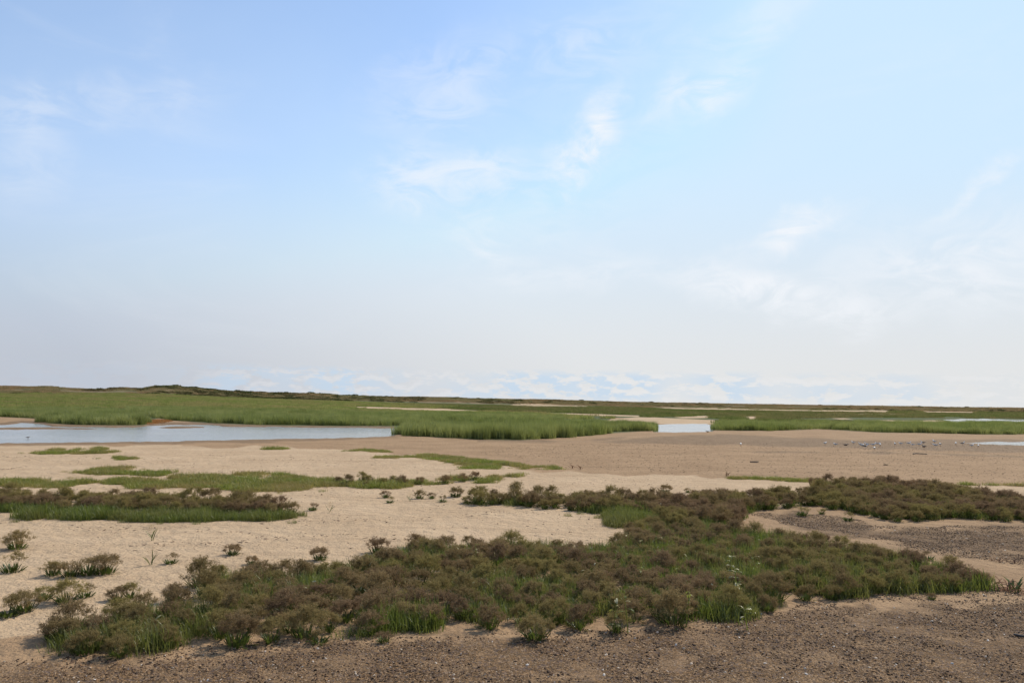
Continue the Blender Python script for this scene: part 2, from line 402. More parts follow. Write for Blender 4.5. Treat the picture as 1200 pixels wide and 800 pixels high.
M_FLOWER = leaf_mat('lavender_heads', (0.180, 0.112, 0.064), (0.380, 0.255, 0.145), (0.260, 0.208, 0.075), 0.32, 0.0)
M_STEM = leaf_mat('lavender_stems', (0.115, 0.110, 0.045), (0.16, 0.13, 0.06), None, 0.25, 0.0)
M_BASAL = leaf_mat('lavender_leaves', (0.062, 0.088, 0.014), (0.115, 0.145, 0.030), None, 0.45, 0.03)
M_DRYLEAF = leaf_mat('bleached_leaves', (0.30, 0.26, 0.11), (0.50, 0.46, 0.28), None, 0.4, 0.04)
M_GRASS = leaf_mat('salt_grass', (0.088, 0.125, 0.015), (0.165, 0.200, 0.034), (0.165, 0.160, 0.042), 0.5, 0.03)
M_GRASS2 = leaf_mat('meadow_grass', (0.140, 0.172, 0.024), (0.240, 0.262, 0.050), (0.27, 0.215, 0.070), 0.5, 0.02, 1.0, 0.6)
M_REED = leaf_mat('club_rush', (0.092, 0.122, 0.022), (0.275, 0.305, 0.080), (0.255, 0.265, 0.080), 0.52, 0.03, 1.0, 0.06)
M_FAR = leaf_mat('far_marsh_grass', (0.150, 0.195, 0.040), (0.285, 0.320, 0.090), (0.300, 0.245, 0.100), 0.55, 0.0, 1.0, 0.035)
M_SCRUB = leaf_mat('dune_scrub', (0.060, 0.075, 0.026), (0.120, 0.125, 0.050), (0.140, 0.110, 0.052), 0.25, 0.0, 1.0, 0.02)
M_RUST = leaf_mat('rust_glasswort', (0.30, 0.13, 0.035), (0.42, 0.20, 0.06), None, 0.3, 0.02)
M_DRYTWIG = leaf_mat('dry_twigs', (0.14, 0.075, 0.05), (0.24, 0.14, 0.09), None, 0.2, 0.0)


class PB:
    """collects ribbons, leaves and flecks into one mesh with a per-blade tone"""
    def __init__(s): s.v = []; s.f = []; s.t = []
    def strip(s, pts, widths, side, tone):
        b = len(s.v)
        for p, wd_ in zip(pts, widths):
            if wd_ <= 1e-6: s.v.append(p[:]); s.t.append(tone); continue
            s.v.append([p[i] - side[i] * wd_ * 0.5 for i in range(3)]); s.v.append([p[i] + side[i] * wd_ * 0.5 for i in range(3)]); s.t += [tone, tone]
        k = b
        for i in range(len(pts) - 1):
            tip = widths[i + 1] <= 1e-6
            if tip: s.f.append((k, k + 1, k + 2))
            else: s.f.append((k, k + 1, k + 3, k + 2))
            k += 2
    def fleck(s, c, sx, sy, tone):
        a, b_, g = random.uniform(0, 6.28), random.uniform(-1, 1), random.uniform(0, 6.28)
        q = math.sqrt(1 - b_ * b_)
        n = (q * math.cos(a), q * math.sin(a), b_)
        t = Vector(n).orthogonal().normalized(); bb = Vector(n).cross(t)
        t2 = t * math.cos(g) + bb * math.sin(g); b2 = Vector(n).cross(t2)
        k = len(s.v)
        for (i, j) in ((-1, 0), (0, -1), (1, 0), (0, 1)):
            s.v.append([c[q_] + t2[q_] * sx * i * 0.5 + b2[q_] * sy * j * 0.5 for q_ in range(3)]); s.t.append(tone)
        s.f.append((k, k + 1, k + 2, k + 3))
    def mesh(s, name, material):
        me = bpy.data.meshes.new(name); me.from_pydata(s.v, [], s.f)
        a = me.attributes.new('tone', 'FLOAT', 'POINT'); a.data.foreach_set('value', np.array(s.t, np.float32))
        me.materials.append(material); return me


def leaf(pb, base, ang, lean, length, width, tone, curl=0.25, spoon=True):
    dx, dy = math.cos(ang), math.sin(ang); side = (-dy, dx, 0.0)
    pts = []; n = 4; x = 0; z = 0; l = lean
    for i in range(n + 1):
        pts.append([base[0] + dx * x, base[1] + dy * x, base[2] + z])
        x += math.sin(l) * length / n; z += math.cos(l) * length / n; l += curl / n * 2
    ws = [0.25, 0.5, 0.95, 0.85, 0.0] if spoon else [0.6, 1, 0.8, 0.5, 0.0]
    tw = random.uniform(-0.5, 0.5)
    sd = (side[0] * math.cos(tw) + dx * 0, side[1] * math.cos(tw), math.sin(tw))
    pb.strip(pts, [q * width for q in ws], sd, tone)


def make_lavender(rad, hgt, nstem, nleaf, fl, leafh=1.0):
    """basal leaves, branching stems and flower heads of one sea lavender tuft"""
    L, ST, F = PB(), PB(), PB()
    for i in range(nleaf):
        a = random.uniform(0, 6.28); rr = rad * 0.5 * math.sqrt(random.random())
        leaf(L, [rr * math.cos(a), rr * math.sin(a), -0.01], a + random.uniform(-.6, .6), abs(random.gauss(0.1, 0.55)), random.uniform(.06, .15) * hgt / .32 * leafh, random.uniform(.011, .022), random.random())
    lob = [(random.uniform(-.9, .9), random.uniform(-.9, .9), random.uniform(.80, 1.06), random.random()) for _ in range(6)]
    def cap(tx, ty):
        k = min(lob, key=lambda l_: (l_[0] * rad - tx) ** 2 + (l_[1] * rad - ty) ** 2)
        q2 = (tx * tx + ty * ty) / (rad * rad); e2 = ((k[0] * rad - tx) ** 2 + (k[1] * rad - ty) ** 2) / (rad * rad)
        return hgt * (1 - 0.62 * q2 * q2 - 0.08 * q2) * k[2] * (1 - 0.28 * min(1, e2)), k[3]
    for i in range(nstem):
        a = random.uniform(0, 6.28); q = math.sqrt(random.random())
        tx, ty = rad * q * math.cos(a) * 0.9, rad * q * math.sin(a) * 0.9
        hh, ft = cap(tx, ty)
        b = [tx * 0.25, ty * 0.25, -0.01]; mid = [tx * 0.75, ty * 0.75, hh * 0.42]; tip = [tx, ty, hh * 0.86]
        sa = random.uniform(0, 3.14); sd = (math.cos(sa), math.sin(sa), 0)
        tn = random.random()
        ST.strip([b, mid, tip], [0.004, 0.003, 0.002], sd, tn)
        for j in range(8):
            f0 = 0.25 + 0.75 * random.random() ** 0.6
            p0 = [mid[i_] + (tip[i_] - mid[i_]) * f0 for i_ in range(3)]
            ba = random.uniform(0, 6.28); bl = random.uniform(.03, .075) * hgt / .32; ez = random.uniform(0.0, 0.8)
            p1 = [p0[0] + math.cos(ba) * bl * math.cos(ez), p0[1] + math.sin(ba) * bl * math.cos(ez), p0[2] + bl * math.sin(ez)]
            ST.strip([p0, p1], [0.002, 0.001], (-math.sin(ba), math.cos(ba), 0), tn)
            for q_ in range(fl):
                t = random.uniform(0.2, 1.08)
                c = [p0[i_] + (p1[i_] - p0[i_]) * t + random.gauss(0, 0.007) for i_ in range(3)]
                F.fleck(c, random.uniform(.006, .013), random.uniform(.0035, .0075), min(1, max(0, ft * 0.5 + random.random() * 0.5)))
    return L, ST, F

def make_blades(n, rad, hmin, hmax, wid, lean=0.35, curl=0.5, dome=0.0):
    g = PB()
    for i in range(n):
        a = random.uniform(0, 6.28); q = math.sqrt(random.random()); r_ = rad * q
        leaf(g, [r_ * math.cos(a), r_ * math.sin(a), -0.015], random.uniform(0, 6.28), abs(random.gauss(0, lean)), random.uniform(hmin, hmax) * (1 - dome * q * q), wid * random.uniform(.7, 1.3), random.random(), random.uniform(0, curl), False)
    return g

def make_scrub():
    g = PB()
    for i in range(130):
        a, b_ = random.uniform(0, 6.28), random.random()
        r_ = math.sqrt(random.random()); z = 0.1 + 0.9 * math.sqrt(max(0, 1 - r_ * r_)) * random.uniform(0.3, 1)
        g.fleck([r_ * math.cos(a), r_ * math.sin(a), z * 0.6], random.uniform(.2, .42), random.uniform(.12, .3), random.random())
    return g


# ------------------------------------------------------------------ scattering (for what nobody could count)
def proto_col(name, meshes):
    """a library collection of meshes, kept out of the scene, to scatter from"""
    c = bpy.data.collections.new(name)
    for me in meshes:
        parts = me if isinstance(me, (list, tuple)) else [me]
        if len(parts) > 1:
            j = bpy.data.meshes.new(name); vs = []; fs = []; tn = []; mi = []
            for q, p in enumerate(parts):
                b = len(vs); vs += [tuple(v_.co) for v_ in p.vertices]; fs += [tuple(b + i for i in f.vertices) for f in p.polygons]; mi += [q] * len(p.polygons)
                tn += [d.value for d in p.attributes['tone'].data]; j.materials.append(p.materials[0])
            j.from_pydata(vs, [], fs); a = j.attributes.new('tone', 'FLOAT', 'POINT'); a.data.foreach_set('value', tn); j.polygons.foreach_set('material_index', mi)
        else: j = parts[0]
        o = bpy.data.objects.new(name + '_source', j); c.objects.link(o)
    return c, len(meshes)

def scatter_group(coln):
    gname = 'scatter_' + coln.name
    g = bpy.data.node_groups.new(gname, 'GeometryNodeTree')
    g.interface.new_socket('Geometry', in_out='INPUT', socket_type='NodeSocketGeometry'); g.interface.new_socket('Geometry', in_out='OUTPUT', socket_type='NodeSocketGeometry')
    gi = g.nodes.new('NodeGroupInput'); go = g.nodes.new('NodeGroupOutput')
    ci = g.nodes.new('GeometryNodeCollectionInfo'); ci.inputs['Collection'].default_value = coln; ci.inputs['Separate Children'].default_value = True; ci.inputs['Reset Children'].default_value = True
    ip = g.nodes.new('GeometryNodeInstanceOnPoints'); ip.inputs['Pick Instance'].default_value = True
    def na(n, t):
        a = g.nodes.new('GeometryNodeInputNamedAttribute'); a.data_type = t; a.inputs['Name'].default_value = n; return a.outputs['Attribute']
    L = g.links.new
    L(gi.outputs[0], ip.inputs['Points']); L(ci.outputs[0], ip.inputs['Instance']); L(na('pick', 'INT'), ip.inputs['Instance Index'])
    e = g.nodes.new('FunctionNodeEulerToRotation'); L(na('turn', 'FLOAT_VECTOR'), e.inputs[0]); L(e.outputs[0], ip.inputs['Rotation'])
    L(na('size', 'FLOAT_VECTOR'), ip.inputs['Scale']); L(ip.outputs[0], go.inputs[0])
    return g
_groups = {}

def scatter(name, proto, P, turn, size, label=None, cat=None, group=None, kind='stuff'):
    coln, n = proto
    if coln.name not in _groups: _groups[coln.name] = scatter_group(coln)
    me = bpy.data.meshes.new(name); me.vertices.add(len(P)); me.vertices.foreach_set('co', np.asarray(P, np.float32).ravel())
    for nm, ty, arr in (('turn', 'FLOAT_VECTOR', turn), ('size', 'FLOAT_VECTOR', size)):
        a = me.attributes.new(nm, ty, 'POINT'); a.data.foreach_set('vector', np.asarray(arr, np.float32).ravel())
    a = me.attributes.new('pick', 'INT', 'POINT'); a.data.foreach_set('value', RNG.integers(0, n, len(P)).astype(np.int32))
    o = bpy.data.objects.new(name, me); COL.objects.link(o)
    md = o.modifiers.new('scatter', 'NODES'); md.node_group = _groups[coln.name]
    o['kind'] = kind
    if label: o['label'] = label
    if cat: o['category'] = cat
    if group: o['group'] = group
    return o

def spin(n, tilt=0.08):
    t = RNG.normal(0, tilt, (n, 3)); t[:, 2] = RNG.uniform(0, 6.283, n); return t

def world_poly(poly):
    """outline corners: (u, v) looks at the ground, (u, None, r) stands r metres away below column u"""
    o = []
    for q in poly:
        if len(q) == 2: o.append(px2g(*q))
        else:
            a = math.atan((q[0] - 600) / FPX); o.append((q[2] * math.sin(a), q[2] * math.cos(a)))
    return o

def fill(polypx, dens, jitter=0.0):
    """random ground points inside a pixel outline, even in metres"""
    wp = world_poly(polypx); a = np.array(wp)
    lo, hi = a.min(0), a.max(0)
    n = int(min(4e6, (hi - lo).prod() * dens)) + 4
    p = RNG.uniform(lo, hi, (n, 2))
    q = p + (jitter * np.stack([fbm(p[:, 0] / 0.8, p[:, 1] / 0.8, 71, 2), fbm(p[:, 0] / 0.8, p[:, 1] / 0.8, 73, 2)], 1) if jitter else 0)
    p = p[inside(wp, q[:, 0], q[:, 1])]
    return p

def poisson(p, dmin):
    """thin points so that none stand closer than dmin"""
    cell = {}; keep = []
    for i, (x, y) in enumerate(p):
        cx, cy = int(math.floor(x / dmin)), int(math.floor(y / dmin))
        ok = True
        for a in (-1, 0, 1):
            for b in (-1, 0, 1):
                for j in cell.get((cx + a, cy + b), ()):
                    if (p[j][0] - x) ** 2 + (p[j][1] - y) ** 2 < dmin * dmin: ok = False
        if ok: keep.append(i); cell.setdefault((cx, cy), []).append(i)
    return p[keep]

def on_ground(p, dz=0.0):
    return np.column_stack([p, zground(p[:, 0], p[:, 1]) + dz])


# ------------------------------------------------------------------ reed beds
REED = proto_col('reed', [make_blades(170, 0.55, 0.45, 0.95, 0.020, 0.16, 0.35).mesh('reed', M_REED) for _ in range(5)])
FARG = proto_col('marsh_grass', [make_blades(150, 1.6, 0.25, 0.62, 0.060, 0.25, 0.4).mesh('marsh_grass', M_FAR) for _ in range(4)])
GRASS = proto_col('salt_grass', [make_blades(90, 0.16, 0.07, 0.19, 0.006, 0.42, 0.8, 0.35).mesh('salt_grass', M_GRASS) for _ in range(5)])
GRASS2 = proto_col('meadow_grass', [make_blades(90, 0.18, 0.06, 0.17, 0.007, 0.40, 0.7, 0.35).mesh('meadow_grass', M_GRASS2) for _ in range(4)])
M_FAR2 = leaf_mat('far_low_marsh', (0.085, 0.115, 0.028), (0.190, 0.215, 0.062), (0.200, 0.165, 0.070), 0.5, 0.0, 1.0, 0.02)
FARL = proto_col('low_marsh', [make_blades(150, 1.6, 0.25, 0.62, 0.060, 0.25, 0.4).mesh('low_marsh', M_FAR2) for _ in range(4)])
SCRUB = proto_col('scrub', [make_scrub().mesh('scrub', M_SCRUB) for _ in range(4)])

def bed(name, poly, spacing, hs, label, cat='reeds', proto=REED, wid=1.0, edge=0.0):
    p = fill(poly, 1.0 / spacing ** 2, edge)
    P = on_ground(p)
    u_, v_ = project(p[:, 0], p[:, 1], zbase(p[:, 0], p[:, 1]))
    bare = np.zeros(len(p), bool)
    tall = hs * (0.62 if proto in (FARG, FARL) else 0.9) * FPX / np.maximum(np.hypot(p[:, 0], p[:, 1]), 1)
    for sp in SANDS:
        for q in (0, .55): bare |= inside(sp, u_, v_ - q * tall + RNG.normal(0, .15, len(p)))
    if proto in (FARG, FARL): bare |= np.abs(fbm(p[:, 0] * 0.011, p[:, 1] * 0.006, 77, 3)) < 0.022      # narrow dry creeks
    P = P[(P[:, 2] > -0.12) & ~bare]
    r = np.hypot(P[:, 0], P[:, 1])
    hn = 1 + 0.50 * fbm(P[:, 0] * 0.12, P[:, 1] * 0.12, 81, 3) + 0.45 * fbm(P[:, 0] * 0.55, P[:, 1] * 0.3, 83, 2)
    s = RNG.uniform(0.85, 1.15, len(P))
    size = np.column_stack([wid * s, wid * s, hs * hn * RNG.uniform(0.82, 1.15, len(P))])
    return scatter(name, proto, P, spin(len(P), 0.05), size, label, cat)

bed('reed_bed', [(462, 508.5), (500, 511.5), (560, 514.3), (610, 515.2), (640, 513.4), (690, 510), (712, 507.2), (690, 505.5), (730, 503.6), (768, 503.4), (764, 500.8), (700, 500.8), (600, 503.4), (520, 502.6), (475, 502.8)],
    0.48, 0.95, 'green rush bed standing on the sandflat at the end of the creek', edge=1.5)
bed('reed_bed', [(700, 505.6), (735, 505), (770, 504.8), (772, 502), (735, 501.4), (700, 501.6)], 0.42, 0.72, 'thin low rush tail running from the sandflat bed to the pond')
bed('reed_bed', [(58, 495.8), (80, 497), (130, 498), (166, 497.4), (168, 492), (150, 487), (128, 483), (100, 481), (40, 483), (0, 484), (-60, 484), (-60, 486.5), (0, 487), (15, 488.8), (50, 490)],
    0.62, 0.92, 'green rush point with rounded tip beside the rust-coloured mud bay', edge=1.5)
bed('reed_bed', [(184, 489.6), (200, 492), (240, 495), (300, 497.3), (400, 498.3), (462, 499), (490, 498.5), (560, 497), (610, 496.4), (662, 494), (655, 491.5), (600, 488), (500, 486), (400, 484.5), (300, 483), (215, 481.5), (150, 479), (150, 482)],
    0.72, 0.95, 'long green rush bed lining the far bank of the creek', edge=1.5)
bed('reed_bed', [(838, 504), (900, 504.4), (960, 502.4), (1030, 506.2), (1100, 507.4), (1160, 508.8), (1215, 508.2), (1260, 509), (1260, 503), (1200, 502), (1120, 501.5), (1040, 500.6), (960, 499.6), (900, 499.5), (845, 499.5)],
    0.6, 0.92, 'dark green rush belt bordering the wide mudflat where gulls stand', edge=1.5)
bed('reed_bed', [(1122, 500.5), (1200, 501.8), (1260, 502.5), (1260, 498.5), (1200, 497.8), (1150, 496.6)], 0.85, 0.85, 'narrow rush strip along the near shore of the pale distant lagoon', edge=1.0)
# the marsh beyond
bed('marsh_meadow', [(-120, 483), (0, 483.5), (100, 480.6), (125, 478), (215, 481), (300, 482.6), (420, 484), (470, 481), (540, None, 330), (470, None, 480), (420, None, 450), (300, None, 440), (200, None, 430), (100, None, 430), (0, None, 430), (-120, None, 430)], 2.0, 1.2, 'broad green marsh meadow stretching to the foot of the brown dunes', 'marsh', FARG, 1.0)
bed('marsh_meadow', [(400, 483.8), (520, 486), (640, 490), (715, 492), (716, 488.4), (690, 486.8), (620, 484.6), (560, 482.8), (470, 480.2), (400, 478.4)], 1.5, 1.1, 'green marsh strip between the long rush bed and the thin sand bars', 'marsh', FARG, 0.8)
bed('marsh_meadow', [(480, 477.4), (560, 480.6), (640, 483), (756, 486.6), (840, 486.6), (1000, 488.4), (1200, 490.4), (1260, 491), (1260, 486), (1080, 484.6), (960, 482.6), (800, 480), (690, 478), (560, 475.6)], 2.3, 1.0, 'flat green marsh stretching behind the sand bars and lagoon', 'marsh', FARL, 1.2)
bed('marsh_meadow', [(838, 498.4), (960, 498.8), (1090, 500), (1110, 495.2), (1000, 494.8), (900, 492.2), (845, 493)], 1.3, 0.8, 'low dark marsh growth right behind the rush belt on the mudflat', 'marsh', FARL, 0.75)
bed('marsh_meadow', [(700, 489.4), (790, 488.4), (835, 490), (870, 492), (1000, 489), (1100, 489.6), (1100, 488.6), (900, 486.8), (760, 486.8)], 1.7, 0.75, 'dark patchy marsh around the pale sand bars behind the pond', 'marsh', FARL, 0.9)
bed('marsh_meadow', [(440, None, 330), (540, None, 260), (620, None, 250), (760, None, 330), (960, None, 340), (1260, None, 360), (1260, None, 830), (900, None, 800), (700, None, 700), (560, None, 560), (440, None, 480)], 4.2, 1.0, 'far green marsh plain below the low dune line', 'marsh', FARL, 2.2)
# rust-coloured glasswort on the mud of the small bay
GLASS = proto_col('glasswort', [make_blades(80, 0.35, 0.06, 0.18, 0.02, 0.4, 0.5).mesh('glasswort', M_RUST) for _ in range(2)])
bed('glasswort', [(172, 497), (186, 496), (200, 493.6), (196, 491.8), (180, 492), (173, 493.5)], 0.5, 1.0, 'rust-orange glasswort covering the mud of the little creek bay', 'glasswort', GLASS)

# marram cover and scrub on the dunes
M_MARRAM = leaf_mat('marram', (0.190, 0.180, 0.075), (0.300, 0.250, 0.125), (0.300, 0.190, 0.100), 0.45, 0.0, 1.0, 0.012)
MARRAM = proto_col('marram', [make_blades(120, 2.2, 0.3, 0.75, 0.09, 0.35, 0.6).mesh('marram', M_MARRAM) for _ in range(3)])
n = 16000
a_ = np.radians(RNG.uniform(-38, 38, n)); rd_ = 520 + 480 * smooth(-28, 22, np.degrees(a_)); rr_ = rd_ * RNG.uniform(0.82, 1.03, n)
p_ = np.column_stack([np.sin(a_) * rr_, np.cos(a_) * rr_]); p_ = p_[fbm(p_[:, 0] * 0.03, p_[:, 1] * 0.03, 97, 3) > -0.35]
P_ = on_ground(p_, -0.05); s_ = RNG.uniform(0.8, 1.4, len(P_)) * (np.hypot(p_[:, 0], p_[:, 1]) / 560)
scatter('marram_grass', MARRAM, P_, spin(len(P_), 0.05), np.column_stack([s_, s_, s_ * 0.8]), 'olive and brown marram grass covering the distant dunes', 'grass')
n = 5200
a_ = np.radians(RNG.uniform(-37, 37, n)); rd_ = 520 + 480 * smooth(-28, 22, np.degrees(a_)); rr_ = rd_ * RNG.uniform(0.80, 1.04, n)
p_ = np.column_stack([np.sin(a_) * rr_, np.cos(a_) * rr_])
cl = fbm(p_[:, 0] * 0.02, p_[:, 1] * 0.02, 91, 3); p_ = p_[cl > -0.1]
P_ = on_ground(p_, -0.1); s_ = RNG.uniform(0.5, 1.5, len(P_)) ** 1.5
scatter('dune_scrub', SCRUB, P_, spin(len(P_), 0.05), np.column_stack([s_ * 2.4, s_ * 2.0, s_ * np.where(RNG.random(len(P_)) < .06, 1.6, 0.9)]), 'dark low scrub dotted over the distant dunes', 'scrub')

# ------------------------------------------------------------------ short grass on the sand
GP = [
    ([(28, 531), (45, 527.5), (80, 526), (95, 528.5), (72, 532), (40, 532)], 'rounded green grass island on pale sand close to the creek', 1),
    ([(85, 532), (105, 528.8), (128, 527.5), (132, 530), (110, 532)], 'thin green grass tail beside the rounded grass island', 1),
    ([(103, 526.4), (124, 525), (129, 526.6), (110, 527.4)], 'tiny grass sliver behind the thin grass tail near the creek', 1),
    ([(134, 537), (152, 536), (158, 538), (140, 539)], 'small low grass spot on sand below the thin grass tail', 1),
    ([(100, 552), (116, 550), (130, 547.5), (152, 548.5), (160, 553), (196, 556), (200, 558), (150, 557.4), (118, 555.5)], 'hump of bright green grass on the pale sand', 1.1),
    ([(0, 563), (20, 563), (60, 564.5), (90, 565), (117, 566.4), (85, 569), (40, 570), (0, 570), (-80, 570), (-80, 563)], 'long green grass strip behind the lavender hedge', 1.2),
    ([(120, 566), (137, 561.5), (156, 562), (206, 565), (206, 571), (160, 572.5), (140, 570)], 'green grass lens between grass hump and lavender hedge', 1.2),
    ([(202, 560), (216, 556.5), (260, 558.5), (300, 560), (345, 558), (400, 562), (450, 565), (520, 562), (572, 557.5), (591, 559), (560, 564.4), (500, 567), (450, 571), (380, 568), (345, 577), (290, 576), (270, 572), (210, 573), (206, 566)], 'wide mixed green grass patch dotted with brown lavender', 1.1),
    ([(277, 557), (300, 554), (330, 556), (302, 559)], 'small grass clump at the back of the wide mixed patch', 1),
    ([(392, 528.6), (430, 527), (462, 528.6), (448, 530)], 'hair-thin grass line where brown flat meets pale sand', .8),
    ([(437, 536), (470, 534.4), (480, 536.4), (442, 537.4)], 'pale grass strip in front of the olive strand grass', .8),
    ([(475, 534), (500, 532.6), (540, 535.4), (545, 538.6), (500, 538.6)], 'olive strand grass patch on the sand edge', .8),
    ([(520, 539), (545, 538), (580, 544.6), (590, 549.6), (555, 549.6), (535, 546)], 'slanting olive grass patch running down the sand edge', .9),
    ([(560, 541), (600, 543), (645, 547.4), (660, 549.8), (630, 550.5), (600, 546.4), (570, 544.4)], 'longest brownish grass tongue reaching the bare mudflat', .9),
    ([(588, 557), (604, 555), (613, 557), (600, 558.6)], 'small round grass spot by the tip of the wide mixed patch', 1),
    ([(687, 553), (699, 553.4), (695, 555.2), (689, 555)], 'lone small grass spot where sand meets mudflat', 1),
    ([(858, 562), (890, 560.4), (940, 561.6), (960, 565), (900, 564)], 'green grass ribbon along the mudflat edge beside the brown thicket', 1.1),
    ([(314, 526), (330, 524.8), (337, 526), (322, 527.4)], 'isolated bright grass spot on the brown band by the creek', 1),
    ([(1130, 568), (1150, 567.4), (1200, 569), (1200, 570), (1150, 569.2)], 'broken line of tiny grass along the far sand edge', .8),
    ([(0, 594), (80, 598), (92, 601), (150, 602), (260, 604), (356, 603), (340, 608), (300, 611.4), (160, 611.4), (150, 606), (90, 608), (80, 602), (0, 603), (-80, 603), (-80, 594)], 'green grass skirt in front of the lavender hedge', 1.5),
    ([(690, 599), (730, 600), (785, 604), (775, 613), (745, 620), (716, 609)], 'bright green grass hollow between the two lavender thickets', 1.5),
]
for poly, lab, hs in GP:
    wp = np.array(world_poly(poly)); dist = wp[:, 1].mean()
    sp = 0.085 if dist < 22 else (0.13 if dist < 32 else 0.16)
    p = fill(poly, 1 / sp ** 2, 1.3)
    cn = fbm(p[:, 0] * .9, p[:, 1] * .45, 95, 4); p = p[cn > -0.33 + RNG.normal(0, .10, len(p))]
    ex = p[RNG.random(len(p)) < .10]; ex = ex + RNG.normal(0, .35, ex.shape); p = np.concatenate([p, ex])
    P = on_ground(p); s = RNG.uniform(.75, 1.25, len(P)) * np.where(np.arange(len(P)) >= len(P) - len(ex), .6, 1.0) * (1 + 0.5 * fbm(P[:, 0] * 1.1, P[:, 1] * 1.1, 96, 2))
    k = 1.0 if dist < 22 else 1.25
    scatter('grass_patch', GRASS if dist < 19 else GRASS2, P, spin(len(P), 0.12), np.column_stack([s * k, s * k, s * hs]), lab, 'grass')

# ------------------------------------------------------------------ sea lavender
VAR = [tuple(b.mesh(nm, mm) for b, nm, mm in zip(make_lavender(r_, h_, int(ns * 1.35), int(nl * 2.6), 27), ('basal_leaves', 'flower_stems', 'flower_heads'), (M_BASAL, M_STEM, M_FLOWER)))
       for (r_, h_, ns, nl) in ((.19, .33, 30, 30), (.17, .30, 22, 26), (.21, .34, 28, 34), (.18, .29, 24, 30), (.16, .35, 20, 24), (.20, .31, 26, 36))]
LEAFY = [tuple(b.mesh(nm, mm) for b, nm, mm in zip(make_lavender(r_, h_, ns * 2, nl * 2, 14, 1.15), ('basal_leaves', 'flower_stems', 'flower_heads'), (M_BASAL, M_STEM, M_FLOWER)))
         for (r_, h_, ns, nl) in ((.17, .26, 7, 40), (.15, .24, 5, 34), (.14, .22, 9, 30))]
LAV = proto_col('sea_lavender', VAR)

def plant(name, meshes, p, s, rz, label, cat, group=None, tilt=(0, 0)):
    o = bpy.data.objects.new(name, None); COL.objects.link(o)
    z = float(zground(np.array([p[0]]), np.array([p[1]]))[0])
    o.location = (p[0], p[1], z); o.scale = s if isinstance(s, tuple) else (s, s, s); o.rotation_euler = (tilt[0], tilt[1], rz)
    o.empty_display_size = 0.1
    o['label'] = label; o['category'] = cat
    if group: o['group'] = group
    for me in meshes:
        c = bpy.data.objects.new(me.name.split('.')[0], me); COL.objects.link(c); c.parent = o
        if c.name.startswith(('flower_heads', 'flower_stems', 'basal_leaves', 'dead_stems')): c['kind'] = 'stuff'
    return o

LA = [(65, 758), (110, 774), (150, 769), (210, 762), (280, 763), (365, 752), (385, 740), (440, 750), (480, 737), (600, 734), (622, 735), (660, 735), (720, 740), (800, 730), (880, 726), (915, 705), (960, 710), (1000, 700), (1060, 694), (1100, 692), (1140, 690), (1156, 686), (1140, 680), (1110, 672), (1085, 666), (1030, 651), (960, 640), (900, 632), (860, 625), (800, 619), (745, 623), (735, 642), (700, 652), (640, 647), (600, 645), (560, 652), (500, 645), (450, 657), (400, 674), (310, 678), (250, 680), (215, 697), (160, 714), (115, 726), (75, 740)]
LB = [(525, 590), (560, 587), (640, 586), (700, 586), (760, 588), (830, 586), (900, 584), (950, 581), (957, 591), (900, 597), (872, 603), (862, 620), (800, 619), (760, 621), (780, 610), (790, 603), (720, 600), (690, 600), (640, 596), (600, 591.5), (560, 591)]
LC = [(955, 571), (1000, 569), (1060, 570), (1120, 575), (1140, 584), (1200, 592), (1260, 597), (1260, 613), (1200, 612), (1120, 607), (1050, 611), (1020, 607), (990, 598), (950, 593), (950, 581)]
LD = [(-60, 586), (0, 586), (60, 585), (130, 587), (200, 587), (300, 592), (347, 601), (330, 605), (200, 604), (100, 601), (0, 597), (-60, 597)]
LE = [(395, 566), (430, 563.5), (455, 565.5), (490, 567), (520, 564), (555, 562), (560, 564), (500, 568), (450, 571), (410, 570)]
tufts = []
for key, poly, dmin in (('LA', LA, 0.29), ('LB', LB, 0.28), ('LC', LC, 0.28), ('LD', LD, 0.28), ('LE', LE, 0.55)):
    p = poisson(fill(poly, 140, 0.25), dmin)
    hole = fbm(p[:, 0] * 0.9, p[:, 1] * 0.9, 61, 2)
    p = p[hole > -0.42]
    for q in p: tufts.append((q[0], q[1], key))
tufts.sort(key=lambda t: math.hypot(t[0], t[1]))
LAB = {'LA': ('dense brown-headed sea lavender tuft in the big thicket above the shell grit', 'sea lavender tufts of the big thicket'),
       'LB': ('brown sea lavender tuft in the row behind the tongue of bare pale sand', 'sea lavender tufts of the row behind the sand'),
       'LC': ('mauve-brown sea lavender tuft in the thicket backing onto the bare mudflat', 'sea lavender tufts beside the mudflat'),
       'LD': ('mauve-brown sea lavender tuft in the hedge with a green grass skirt', 'sea lavender tufts of the skirted hedge'),
       'LE': ('brown sea lavender tuft inside the wide mixed grass patch', 'sea lavender tufts in the mixed grass')}
N_SINGLE = 285
STALKS = [(866, 705, 'the yellowing stalk with bleached leaves'), (883, 684, 'the straight stalk with a pale bud'), (718, 744, 'the grassy stalk at the thicket foot'), (752, 690, 'the stalk with white withered leaf'),
          (320, 710, 'the slender stalk in the hazy end'), (804, 734, 'the green stalk at the thicket foot'), (628, 748, 'the rounded bush bulging onto the grit'), (66, 749, 'the dark leafy plant at the outer corner'), (1150, 688, 'the leafy plant at the pointed end'),
          (443, 648, 'the tall dark-capped tuft at the back rim'), (551, 640, 'the flat-capped tuft behind the grass')]
STALKS = [(px2g(u, v), t) for u, v, t in STALKS]
LAW = world_poly(LA)
